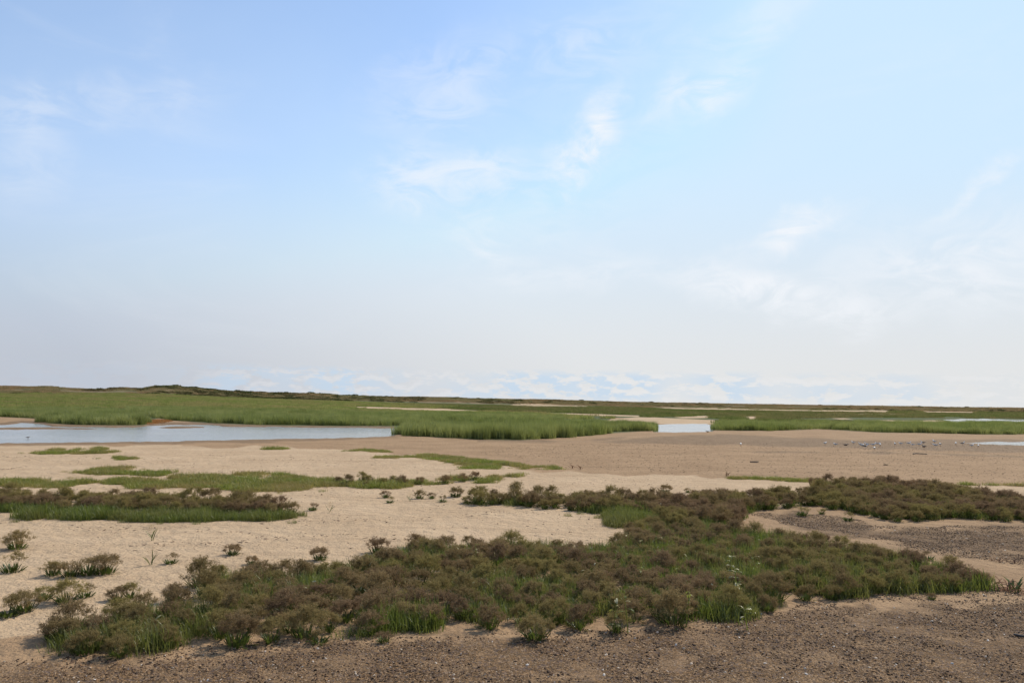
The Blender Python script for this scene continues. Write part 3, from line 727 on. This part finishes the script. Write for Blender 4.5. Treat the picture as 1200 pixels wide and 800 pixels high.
def tuft_label(x, y, s):
    size = 'small low' if s < 0.88 else ('large broad' if s > 1.07 else 'middling')
    d, t = min((math.hypot(x - q[0], y - q[1]), t_) for q, t_ in STALKS)
    if d < 0.5: return f'{size} brown sea lavender tuft beside {t}'
    u, v = project(np.array([x]), np.array([y]), np.array([0.0])); u, v = float(u[0]), float(v[0])
    e = float(-sdist(LAW, np.array([x]), np.array([y]))[0])
    if u > 985: z = 'in the pointed end of the big thicket'
    elif u < 300: z = 'in the hazy outer-corner end of the thicket'
    elif e < 0.32: z = 'on the thicket rim facing the shell grit' if v > 690 else 'on the thicket rim facing the pale sand'
    elif v > 690: z = 'one step in from the grit-side thicket rim'
    elif v < 655: z = 'in the thicket, one step from its sand-side rim'
    else: z = 'in the deep middle of the big thicket'
    return f'{size} brown sea lavender tuft {z}'
rest = []
for i, (x, y, key) in enumerate(tufts):
    s = random.uniform(0.74, 1.02 + 0.3 * random.random()) * (1.12 if key in ('LB', 'LD', 'LC') else 1.0)
    sc_ = (s, s, s * random.uniform(0.85, 1.12)); rz = random.uniform(0, 6.28)
    if i < N_SINGLE:
        plant('sea_lavender', random.choice(VAR), (x, y), sc_, rz, tuft_label(x, y, s) if key == 'LA' else LAB[key][0], 'sea lavender', LAB[key][1], (random.gauss(0, .07), random.gauss(0, .07)))
    else: rest.append((x, y, key, sc_, rz))
RL = {'LA': 'further tufts of brown sea lavender at the back of the big thicket', 'LB': 'mass of brown sea lavender forming the row behind the bare sand tongue', 'LC': 'mass of mauve-brown sea lavender beside the bare mudflat',
      'LD': 'mass of mauve-brown sea lavender forming the hedge with grass skirt', 'LE': 'scattered brown sea lavender inside the wide mixed grass patch'}
for key in LAB:
    q = [t for t in rest if t[2] == key]
    if not q: continue
    P = on_ground(np.array([(t[0], t[1]) for t in q])); tn = spin(len(q), 0.06)
    scatter('lavender_mass', LAV, P, tn, np.array([t[3] for t in q]), RL[key], 'sea lavender')
print('tufts', len(tufts), {k: sum(1 for t in tufts if t[2] == k) for k in LAB})

# green grass growing between the tufts
for poly, key, lab, d in ((LA, 'LA', 'green grass blades growing between the tufts of the big thicket', 85), (LC, 'LC', 'green grass between the tufts beside the mudflat', 20), (LB, 'LB', 'green grass between the tufts of the lavender row', 18)):
    p = fill(poly, d, 0.2); cn = fbm(p[:, 0] * 0.8, p[:, 1] * 0.8, 65, 3); p = p[cn > -0.12]
    P = on_ground(p); s = RNG.uniform(.8, 1.5, len(P))
    scatter('grass_undergrowth', GRASS, P, spin(len(P), .1), np.column_stack([s, s, s * (1.3 + 0.6 * fbm(P[:, 0] * 0.9, P[:, 1] * 0.9, 68, 2))]), lab, 'grass')

# single plants standing apart on the sand: (u, v of the foot, height in px, kind, label)
SINGLES = [
    (272, 650, 18, 'v', 'rounded lone lavender tuft on pale sand, dark shadow at its foot'),
    (295, 661, 14, 'v', 'small dark lavender tuft just behind the big thicket on sand'),
    (200, 660, 17, 'l', 'lone leafy tuft with brown haze on sand beside a thin sprig'),
    (176, 662, 18, 's', 'thin pale sprig standing beside a leafy tuft on sand'),
    (178, 633, 16, 's', 'thin wispy sprig alone in the middle of bare sand'),
    (375, 656, 20, 'v', 'upright lone lavender tuft with brown cap on open sand'),
    (443, 648, 24, 'v', 'tall dark-capped tuft at the back rim of the big thicket'),
    (487, 640, 22, 'v', 'narrow dark-capped tuft standing above green grass'),
    (551, 640, 18, 'v', 'flat-capped dark tuft sticking out behind the green grass'),
    (452, 583, 14, 'l', 'small leafy tuft with brown cap alone on smooth sand'),
    (457, 589, 11, 'l', 'tiny leafy seedling in front of the brown-capped small tuft'),
    (366, 598, 12, 'l', 'leafy seedling beside the tip of the skirted hedge'),
    (387, 600, 11, 's', 'forked green sprig on sand beyond the hedge tip'),
    (480, 587, 9, 's', 'very small sprig at the end of the lavender row'),
    (492, 584, 12, 'v', 'small brown-capped tuft leading the lavender row'),
    (506, 584, 12, 'l', 'leafy tuft second in the lavender row'),
    (519, 588, 12, 'l', 'spreading leafy tuft third in the lavender row'),
    (534, 582, 16, 'v', 'dark brown tuft where the lavender row thickens'),
    (780, 577, 13, 'v', 'tall tuft jutting up behind the lavender row onto sand'),
    (806, 577, 9, 'l', 'green leafy plant jutting up behind the lavender row'),
    (750, 577, 6, 's', 'dark little sprig on sand behind the lavender row'),
    (900, 597, 16, 'l', 'broad leafy plant at the rim of the pinkish grit'),
    (940, 604, 14, 'l', 'leafy plant with dark shadow on the pinkish grit'),
    (963, 602, 10, 'l', 'low leafy seedling on the pinkish grit between thickets'),
    (994, 610, 14, 'l', 'leafy plant in front of the mauve thicket on pinkish grit'),
    (880, 594, 15, 'l', 'leafy plant at the end of the lavender row by the grit'),
    (1180, 592, 20, 'v', 'separate bushy tuft between sand and mauve thicket'),
    (1152, 588, 22, 'v', 'bright green bushy tuft at the sand end of the mauve thicket'),
    (20, 643, 26, 'v', 'broad lavender tuft with leaning haze, farthest back on the open sand'),
    (14, 670, 30, 'l', 'leafy dark tuft below the leaning lavender tuft on sand'),
    (62, 674, 22, 'v', 'hazy tuft at the thin end of the leafy sand cluster'),
    (82, 675, 26, 'l', 'leafy tuft in the middle of the sand cluster'),
    (104, 673, 26, 'l', 'pale-leaved tuft next to the end of the sand cluster'),
    (122, 672, 28, 'v', 'end tuft of the sand cluster with brown swept haze'),
    (8, 722, 28, 'l', 'leafy plant growing at the rim of brown tan sand'),
    (28, 716, 30, 'v', 'hazy pale tuft above the bare brown sand patch'),
    (52, 702, 22, 'l', 'leafy plant with pale stalks above the brown sand patch'),
    (78, 706, 28, 'v', 'wispy olive tuft beside the leafy plant with pale stalks'),
    (100, 699, 20, 'l', 'dark small leafy plant on sand with reddish foot'),
    (66, 749, 34, 'l', 'dark leafy plant at the outer corner of the big thicket'),
    (136, 703, 20, 'v', 'twin-headed wispy tuft behind the outer corner of the thicket'),
    (152, 701, 20, 'v', 'second wispy tuft behind the outer corner of the thicket'),
    (628, 748, 40, 'v', 'rounded lone bush bulging out of the thicket onto shell grit'),
    (375, 754, 24, 'l', 'sparse green tuft at the thicket foot on shell grit'),
    (450, 752, 22, 'l', 'low green tuft beside the thicket foot on shell grit'),
    (1150, 688, 24, 'l', 'dark leafy plant at the pointed end of the big thicket'),
    (1138, 684, 20, 'v', 'sparse olive tuft near the pointed end of the big thicket'),
    (1088, 656, 14, 'l', 'small leafy plant on sand behind the pointed thicket end'),
    (1092, 702, 11, 'l', 'tiny leafy seedling in front of the pointed thicket end'),
    (1171, 659, 6, 't', 'dark dead sprig standing alone on tan sand'),
    (1189, 660, 6, 't', 'second dark dead sprig standing alone on tan sand'),
    (1162, 657, 4, 't', 'lowest dark dead sprig on the tan sand'),
    (1172, 690, 20, 'd', 'dry reddish-brown withered plant lying on tan sand'),
]
sp_ = PB()
for i in range(9): leaf(sp_, [random.gauss(0, .012), random.gauss(0, .012), -0.01], random.uniform(0, 6.28), random.uniform(0.02, 0.5), random.uniform(.12, .30), random.uniform(.010, .018), random.random(), 0.3)
sf_ = PB()
for i in range(260): a = random.uniform(0, 6.28); q = random.random() * .09; sf_.fleck([q * math.cos(a) + .02, q * math.sin(a), random.uniform(.14, .30)], .009, .005, random.random())
SPRIG = (sp_.mesh('leaves', M_BASAL), sf_.mesh('flower_heads', M_FLOWER))
tw_ = PB()
for i in range(16): leaf(tw_, [random.gauss(0, .02), random.gauss(0, .02), 0], random.uniform(0, 6.28), random.uniform(.1, .9), random.uniform(.08, .2), .012, random.random(), .4)
TWIG = (tw_.mesh('dead_stems', M_DRYTWIG),)
dd_ = PB()
for i in range(90): leaf(dd_, [random.gauss(0, .14), random.gauss(0, .07), 0], random.uniform(0, 6.28), random.uniform(.5, 1.35), random.uniform(.08, .2), .012, random.random(), .6)
dg_ = PB()
for i in range(12): leaf(dg_, [random.gauss(-.1, .03), random.gauss(0, .04), 0], random.uniform(0, 6.28), random.uniform(.1, .6), random.uniform(.08, .16), .02, random.random(), .4)
DEAD = (dd_.mesh('dead_stems', M_DRYTWIG), dg_.mesh('basal_leaves', M_BASAL))
for (u, v, hp, kd, lab) in SINGLES:
    x, y = px2g(u, v); hm = hp * math.hypot(x, y) / FPX
    lib, hh = {'v': (random.choice(VAR), .31), 'l': (random.choice(LEAFY), .26), 's': (SPRIG, .28), 't': (TWIG, .15), 'd': (DEAD, .17)}[kd]
    s = hm / hh * (0.88 if kd in 'vl' else 1.0)
    nm = {'v': 'sea_lavender', 'l': 'leafy_plant', 's': 'plant_sprig', 't': 'dead_sprig', 'd': 'withered_plant'}[kd]
    plant(nm, lib, (x, y), (min(s * 1.15, 1.4) if kd != 'd' else s * 1.1, min(s * 1.15, 1.4) if kd != 'd' else s, s), random.uniform(0, 6.28), lab, {'v': 'sea lavender', 'l': 'plant', 's': 'sprig', 't': 'sprig', 'd': 'plant'}[kd])

# tall pale stalks with bleached leaves rising through the thicket
def stalk_plant(h_, nl, bl):
    st, lf, dl = PB(), PB(), PB()
    st.strip([[0, 0, 0], [.01, 0, h_ * .5], [.015, .01, h_]], [.012, .010, .004], (1, 0, 0), .8)
    st.strip([[0, 0, 0], [.01, 0, h_ * .5], [.015, .01, h_]], [.012, .010, .004], (0, 1, 0), .8)
    for i in range(nl):
        z = h_ * random.uniform(.15, .95)
        leaf(lf if random.random() > bl else dl, [.01, 0, z], random.uniform(0, 6.28), random.uniform(.4, 1.3), random.uniform(.06, .13), random.uniform(.018, .03), random.random(), .9)
    r_ = [st.mesh('stalk', M_GRASS)]
    if lf.v: r_.append(lf.mesh('leaves', M_GRASS))
    if dl.v: r_.append(dl.mesh('withered_leaves', M_DRYLEAF))
    return tuple(r_)
for (u, v, h_, nl, bl, lab) in (
        (866, 705, .52, 16, .55, 'yellowing stalk with bleached white leaves rising from the thicket'), (883, 684, .46, 5, .3, 'straight green stalk topped by a pale bud in the thicket'),
        (857, 682, .40, 12, .35, 'bright green leafy stalk in the middle of the thicket'), (718, 744, .42, 12, .4, 'green grassy stalk with bleached leaf at the thicket foot'),
        (736, 742, .46, 9, .2, 'tall green stalk beside the stalk with bleached leaf'), (752, 690, .40, 12, .4, 'leafy stalk with white withered leaf above the thicket foot'),
        (320, 710, .42, 5, .1, 'slender green stalk rising from the hazy thicket end'), (804, 734, .38, 9, .1, 'green stalk at the thicket foot below the brown heads'),
        (876, 738, .24, 14, .35, 'low yellow-green leafy stalk on the grit at the thicket rim'), (770, 655, .40, 8, .4, 'pale leafy stalk near the back rim of the thicket'), (560, 668, .38, 9, .4, 'pale-tipped stalk among brown heads behind the thicket middle')):
    x, y = px2g(u, v)
    plant('leafy_stalk', stalk_plant(h_, nl, bl), (x, y), 1.0, random.uniform(0, 6.28), lab, 'stalk', None, (random.gauss(0, .08), random.gauss(0, .08)))
# bleached dead leaves caught in the thicket
dl_ = []
for q in range(3):
    g = PB(); leaf(g, [0, 0, 0], 0, 1.0 + .2 * q, .07, .022, .3 + .3 * q, .5); dl_.append(g.mesh('dead_leaf', M_DRYLEAF))
DLEAF = proto_col('dead_leaf', dl_)
p = np.concatenate([fill(LA, 1.3), fill(LC, 2.0), fill(LB, 2.0)]); P = on_ground(p); P[:, 2] += RNG.uniform(.06, .25, len(P))
s = RNG.uniform(.6, 1.3, len(P)); scatter('withered_leaves', DLEAF, P, spin(len(P), .6), np.column_stack([s, s, s]), 'bleached withered leaves caught among the lavender tufts', 'leaves')

# ------------------------------------------------------------------ shell grit and pebbles
def stone_mesh(name, m_, flat, seed):
    rn = random.Random(seed); me = bpy.data.meshes.new(name)
    t = (1 + 5 ** .5) / 2
    V = [(-1, t, 0), (1, t, 0), (-1, -t, 0), (1, -t, 0), (0, -1, t), (0, 1, t), (0, -1, -t), (0, 1, -t), (t, 0, -1), (t, 0, 1), (-t, 0, -1), (-t, 0, 1)]
    Fc = [(0, 11, 5), (0, 5, 1), (0, 1, 7), (0, 7, 10), (0, 10, 11), (1, 5, 9), (5, 11, 4), (11, 10, 2), (10, 7, 6), (7, 1, 8), (3, 9, 4), (3, 4, 2), (3, 2, 6), (3, 6, 8), (3, 8, 9), (4, 9, 5), (2, 4, 11), (6, 2, 10), (8, 6, 7), (9, 8, 1)]
    V = [tuple(c / 1.9 * rn.uniform(.7, 1.25) * f for c, f in zip(v, (1, .75, flat))) for v in V]
    me.from_pydata(V, [], Fc); me.materials.append(m_)
    a = me.attributes.new('tone', 'FLOAT', 'POINT'); a.data.foreach_set('value', [rn.random()] * len(V)); return me
def stone_mat(name, ramp, rough=.7):
    mt, k = mat(name); oi = k.n('ShaderNodeObjectInfo')
    cr = k.n('ShaderNodeValToRGB'); cr.color_ramp.interpolation = 'CONSTANT'
    el_ = cr.color_ramp.elements
    el_[0].position = 0; el_[0].color = (*ramp[0][1], 1); el_[1].position = ramp[1][0]; el_[1].color = (*ramp[1][1], 1)
    for ps, c in ramp[2:]: e = el_.new(ps); e.color = (*c, 1)
    k.put(cr.inputs[0], oi.outputs['Random'])
    b = k.n('ShaderNodeBsdfPrincipled'); k.put(b.inputs['Base Color'], cr.outputs[0]); b.inputs['Roughness'].default_value = rough; b.inputs['Specular IOR Level'].default_value = .08
    o = k.n('ShaderNodeOutputMaterial'); k.put(o.inputs[0], b.outputs[0]); return mt
M_STONE = stone_mat('grit', [(0, (.048, .031, .021)), (.20, (.095, .058, .036)), (.42, (.205, .120, .062)), (.64, (.120, .072, .043)), (.82, (.27, .172, .098)), (.965, (.46, .37, .28))])
M_SHELL = stone_mat('shell', [(0, (.50, .42, .34)), (.4, (.38, .30, .24)), (.7, (.60, .53, .45))], .5)
STONE = proto_col('grit', [stone_mesh('grit', M_STONE, .45, i) for i in range(5)])
def shell_mesh(i):
    rn = random.Random(i); me = bpy.data.meshes.new('shell'); V = [(0, 0, 0)]; n = 9
    for ring, (rr, hh) in enumerate(((.5, .28), (1, 0))):
        for q in range(n): a = 6.283 * q / n; V.append((rr * math.cos(a) * 1.1, rr * math.sin(a) * .8, hh + rn.uniform(-.03, .03)))
    V[0] = (-.3, 0, .4)
    Fc = [(0, 1 + q, 1 + (q + 1) % n) for q in range(n)] + [(1 + q, 1 + n + q, 1 + n + (q + 1) % n, 1 + (q + 1) % n) for q in range(n)]
    me.from_pydata(V, [], Fc); me.materials.append(M_SHELL); a = me.attributes.new('tone', 'FLOAT', 'POINT'); return me
SHELL = proto_col('shell', [shell_mesh(i) for i in range(3)])
G1 = [(-60, 786), (0, 772), (60, 766), (200, 764), (380, 748), (600, 738), (760, 734), (900, 712), (1000, 700), (1120, 690), (1260, 680), (1260, 830), (-60, 830)]
G2 = [(866, 600), (960, 602), (1040, 615), (1200, 617), (1260, 617), (1260, 662), (1200, 662), (1100, 650), (1020, 632), (930, 614)]
def grit(poly, dens, lo, hi, lab, amp=1.7):
    p = fill(poly, dens, .5); cn = fbm(p[:, 0] * 2.6, p[:, 1] * 2.6, 101, 4)
    p = p[RNG.uniform(-.45, .55, len(p)) < cn * amp + .18]
    s = lo * (hi / lo) ** (RNG.random(len(p)) ** 3.0)
    scatter('shell_grit', STONE, on_ground(p, .001), spin(len(p), .5), np.column_stack([s, s, s]), lab, 'gravel')
grit(G1, 2600, .003, .020, 'dark shell grit and small stones strewn over the tan sand')
grit(G2, 1500, .006, .020, 'pinkish-grey shell grit between the thickets')
SH1 = [(0, 770), (380, 752), (760, 738), (1000, 704), (1200, 690), (1200, 812), (0, 812)]
p = np.concatenate([fill(SH1, 10), fill(G2, 7), fill(LA, 5)]); s = .005 + .012 * RNG.random(len(p)) ** 2
scatter('seashells', SHELL, on_ground(p, .003), spin(len(p), .5), np.column_stack([s, s, s]), 'tiny white broken seashells lying on the grit and sand', 'shells')
# dark weed crumbs, many standing in for small streak shadows on the pale sand
M_WEED = stone_mat('weed', [(0, (.12, .08, .052)), (.5, (.19, .13, .085)), (.8, (.085, .06, .045))], .9)
WEED = proto_col('weed_crumb', [stone_mesh('weed_crumb', M_WEED, .22, 40 + i) for i in range(3)])
SP = [(0, 528), (400, 532), (560, 552), (800, 562), (830, 572), (720, 584), (500, 590), (720, 606), (700, 640), (420, 655), (200, 690), (60, 730), (0, 740), (-60, 740), (-60, 528)]
p = fill(SP, 13); cn = fbm(p[:, 0] * .35, p[:, 1] * .35, 111, 3); p = p[RNG.uniform(-.4, .6, len(p)) < cn + .05]
for (ua, va, ub, vb, wv) in ((-40, 533.5, 62, 533.2, .5), (-40, 547.5, 34, 548.4, .5), (180, 531, 420, 541, 1.5), (0, 612, 330, 628, 5), (300, 612, 640, 601, 4), (150, 640, 420, 626, 5)):
    t = RNG.random(130); q = np.array([px2g(ua + (ub - ua) * a, va + (vb - va) * a + 2.0 * math.sin(a * 7 + ua) + b) for a, b in zip(t, RNG.normal(0, wv * .4, 130))]); p = np.concatenate([p, q])
s = .006 + .024 * RNG.random(len(p)) ** 3.0; scatter('weed_crumbs', WEED, on_ground(p, .002), spin(len(p), .2), np.column_stack([s * RNG.uniform(1, 2.2, len(p)), s, s]), 'dark crumbs of dried weed and stand-ins for small streak shadows on the pale sand', 'debris')
MF = [(600, 522), (760, 518), (1000, 516), (1260, 520), (1260, 566), (960, 560), (760, 554), (640, 546), (560, 530)]
p = fill(MF, 14); s = .010 + .028 * RNG.random(len(p)) ** 2.5; scatter('weed_crumbs', WEED, on_ground(p, .002), spin(len(p), .2), np.column_stack([s * 1.5, s, s * .7]), 'dark worm casts and weed crumbs speckling the mudflat', 'debris')

# ------------------------------------------------------------------ gulls
def plain(name, c, rough=.7):
    mt, k = mat(name); b = k.n('ShaderNodeBsdfPrincipled')
    P = k.n('ShaderNodeTexCoord').outputs['Object']
    k.put(b.inputs['Base Color'], k.mix(k.rng(k.noise(P, 30, 3), .35, .65), c, tuple(q * .8 for q in c)))
    b.inputs['Roughness'].default_value = rough; o = k.n('ShaderNodeOutputMaterial'); k.put(o.inputs[0], b.outputs[0]); return mt
MW, MG, MBK, MLG, MBR = plain('white_plumage', (.74, .74, .73)), plain('grey_plumage', (.33, .34, .36)), plain('black_plumage', (.03, .03, .032)), plain('leg_skin', (.36, .18, .10)), plain('brown_plumage', (.13, .10, .08))
def loft(name, rings, m_, n=10):
    """rings: (x, y, z, half-width, half-height) along the body"""
    V = []; Fc = []
    for (x, y, z, a, b) in rings:
        for i in range(n): t = 6.283 * i / n; V.append((x, y + a * math.cos(t), z + b * math.sin(t)))
    for r in range(len(rings) - 1):
        for i in range(n): j = (i + 1) % n; Fc.append((r * n + i, r * n + j, (r + 1) * n + j, (r + 1) * n + i))
    Fc.append(tuple(range(n - 1, -1, -1))); Fc.append(tuple(range((len(rings) - 1) * n, len(rings) * n)))
    me = bpy.data.meshes.new(name); me.from_pydata(V, [], Fc); me.materials.append(m_); me.polygons.foreach_set('use_smooth', [True] * len(Fc)); return me
def gull_kit(pose, mb, mw):
    if pose == 'up': hx, hz, nx, nz = .165, .335, .135, .285
    elif pose == 'down': hx, hz, nx, nz = .245, .13, .20, .18
    else: hx, hz, nx, nz = .14, .285, .12, .255
    body = loft('body', [(-.24, 0, .215, .012, .006), (-.19, 0, .215, .030, .014), (-.13, 0, .205, .050, .040), (-.05, 0, .195, .066, .062), (.03, 0, .200, .070, .068), (.09, 0, .220, .058, .060), (nx - .01, 0, (nz + .235) / 2, .042, .044), (nx, 0, nz, .032, .034),
                         (hx, 0, hz - .012, .035, .036), (hx + .02, 0, hz, .036, .036), (hx + .045, 0, hz, .026, .026), (hx + .058, 0, hz - .003, .010, .012)], mb)
    dz = -.02 if pose != 'down' else -.05
    beak = loft('beak', [(hx + .054, 0, hz - .004, .009, .010), (hx + .080, 0, hz - .008 + dz * .3, .007, .009), (hx + .105, 0, hz - .016 + dz * .6, .002, .003)], MLG, 6)
    wings = []
    for sgn in (-1, 1):
        wings.append(loft('wing', [(.085, sgn * .050, .232, .010, .022), (.05, sgn * .064, .226, .012, .045), (-.03, sgn * .062, .222, .014, .045), (-.13, sgn * .046, .226, .012, .030), (-.21, sgn * .024, .232, .008, .014), (-.29, sgn * .008, .238, .003, .004)], mw, 8))
    tips = loft('wing_tips', [(-.19, 0, .236, .022, .010), (-.25, 0, .241, .014, .007), (-.31, 0, .245, .003, .002)], MBK, 6)
    legs = [loft('leg', [(-.005, sgn * .026, .150, .010, .010), (-.003, sgn * .026, .10, .006, .006), (0, sgn * .026, .02, .0055, .0055), (.0, sgn * .026, .006, .006, .006), (.035, sgn * .026, .003, .016, .003)], MLG, 6) for sgn in (-1, 1)]
    return [body, beak, *wings, tips, *legs]
KITS = {'up': gull_kit('up', MW, MG), 'rest': gull_kit('rest', MW, MG), 'down': gull_kit('down', MW, MG), 'dark': gull_kit('rest', MBR, MBR), 'darkup': gull_kit('up', MBR, MBR), 'black': gull_kit('up', MW, MBK)}
FL = 'grey and white gull standing in the loose flock on the mudflat'
BIRDS = [(967, 521.8, 'rest', 'gull at the outer end of the flock on the mudflat'), (979, 523, 'rest', FL), (991.5, 524, 'dark', 'brown bird crouching beside gulls at the outer end of the flock'), (1000, 520.8, 'up', FL), (1008, 522.4, 'up', FL), (1010.5, 524.4, 'rest', FL),
         (1014, 525.8, 'black', 'dark-winged gull in the tightest knot of the flock'), (1016, 523, 'up', FL), (1023.5, 523.6, 'rest', FL), (1028, 522.2, 'rest', FL), (1031.5, 523.2, 'up', FL), (1024.8, 527.8, 'down', 'gull with lowered head in front of the tightest knot'),
         (1049, 522.2, 'rest', FL), (1055.5, 521.8, 'rest', FL), (1065, 521.6, 'up', FL), (1069.5, 523.2, 'rest', FL), (1077.5, 523, 'up', FL), (1081.5, 520.8, 'black', 'dark-winged gull near the middle of the flock by the pool'), (1082.8, 526.0, 'darkup', 'tall dark wader standing just in front of the flock'),
         (1095, 519.4, 'up', FL), (1096, 524.2, 'rest', FL), (1102, 522.6, 'rest', FL), (1120, 521.6, 'rest', FL), (1128, 521.8, 'black', 'dark-winged gull at the shore of the small pool'), (1139, 524.4, 'rest', FL), (1146.5, 524.6, 'rest', FL),
         (868, 523, 'rest', 'lone gull standing far from the flock on the mudflat'), (33, 512.6, 'dark', 'dark bird wading in the creek'), (829, 507.6, 'dark', 'brown bird resting at the pond shore by the rush belt')]
for (u, v, kd, lab) in BIRDS:
    x, y = px2g(u, v); o = bpy.data.objects.new('gull' if 'gull' in lab else 'bird', None); COL.objects.link(o)
    z = float(zground(np.array([x]), np.array([y]))[0]); z = max(z, -.09)
    s = random.uniform(.68, .82) * (.7 if u < 100 else 1.0); o.location = (x, y, z); o.scale = (s, s, s); o.rotation_euler = (0, 0, random.choice((0.3, 2.8, -2.7, -.4, 1.2)) + random.gauss(0, .4)); o.empty_display_size = .1
    o['label'] = lab; o['category'] = 'gull' if 'gull' in lab else 'bird'
    if lab == FL: o['group'] = 'gulls flocking on the mudflat'
    for me in KITS[kd]:
        c = bpy.data.objects.new(me.name.split('.')[0], me); COL.objects.link(c); c.parent = o

# ------------------------------------------------------------------ driftwood and weed lumps
def stick(name, pts, r0, m_, label, cat):
    V = []; Fc = []; n = 7
    for i, p in enumerate(pts):
        a = Vector(pts[min(i + 1, len(pts) - 1)]) - Vector(pts[max(i - 1, 0)]); a.normalize(); s_ = a.cross(Vector((0, 0, 1))).normalized(); t_ = s_.cross(a)
        rr = r0 * (1 - .5 * i / (len(pts) - 1)) * random.uniform(.85, 1.15)
        for q in range(n): w_ = Vector(p) + (s_ * math.cos(6.283 * q / n) + t_ * math.sin(6.283 * q / n)) * rr; V.append(tuple(w_))
    for i in range(len(pts) - 1):
        for q in range(n): j = (q + 1) % n; Fc.append((i * n + q, i * n + j, (i + 1) * n + j, (i + 1) * n + q))
    Fc += [tuple(range(n - 1, -1, -1)), tuple(range((len(pts) - 1) * n, len(pts) * n))]
    me = bpy.data.meshes.new(name); me.from_pydata(V, [], Fc); me.materials.append(m_)
    o = bpy.data.objects.new(name, me); COL.objects.link(o); o['label'] = label; o['category'] = cat; return o
M_WOOD = plain('weathered_wood', (.055, .045, .042), .85)
x, y = px2g(1188, 745); z = float(zground(np.array([x]), np.array([y]))[0])
stick('driftwood_stick', [(x, y, z + .02), (x + .06, y - .02, z + .012), (x + .14, y - .03, z + .010), (x + .26, y - .04, z + .02), (x + .36, y - .02, z + .03)], .014, M_WOOD, 'dark curved stick lying on the shell grit', 'stick')
x, y = px2g(1070, 532); z = float(zground(np.array([x]), np.array([y]))[0])
stick('driftwood_stick', [(x, y, z + .02), (x + .22, y + .12, z + .04), (x + .45, y + .05, z + .03), (x + .7, y - .1, z + .02)], .035, M_WOOD, 'dark flat driftwood on the mudflat in front of the gulls', 'driftwood')
def lump(u, v, s, label):
    x, y = px2g(u, v); me = stone_mesh('weed_lump', M_WEED, .45, int(u)); o = bpy.data.objects.new('weed_lump', me); COL.objects.link(o)
    z = float(zground(np.array([x]), np.array([y]))[0]); o.location = (x, y, z + s * .12); o.scale = (s * 1.3, s, s * .7); o['label'] = label; o['category'] = 'seaweed'
lump(884, 541.5, .16, 'dark lump of seaweed alone on the open mudflat')
lump(1038, 544.8, .10, 'small dark seaweed lump between mauve thicket and gulls')
for (u, v, lab) in ((671, 549, 'dark twiggy clump at the tip of the brown grass tongue'), (680, 550, 'twig clump standing free beyond the brown grass tongue'), (852, 558, 'pale dry clump at the start of the grass ribbon')):
    x, y = px2g(u, v); plant('twig_clump', TWIG, (x, y), 1.6, random.uniform(0, 6), lab, 'twigs')
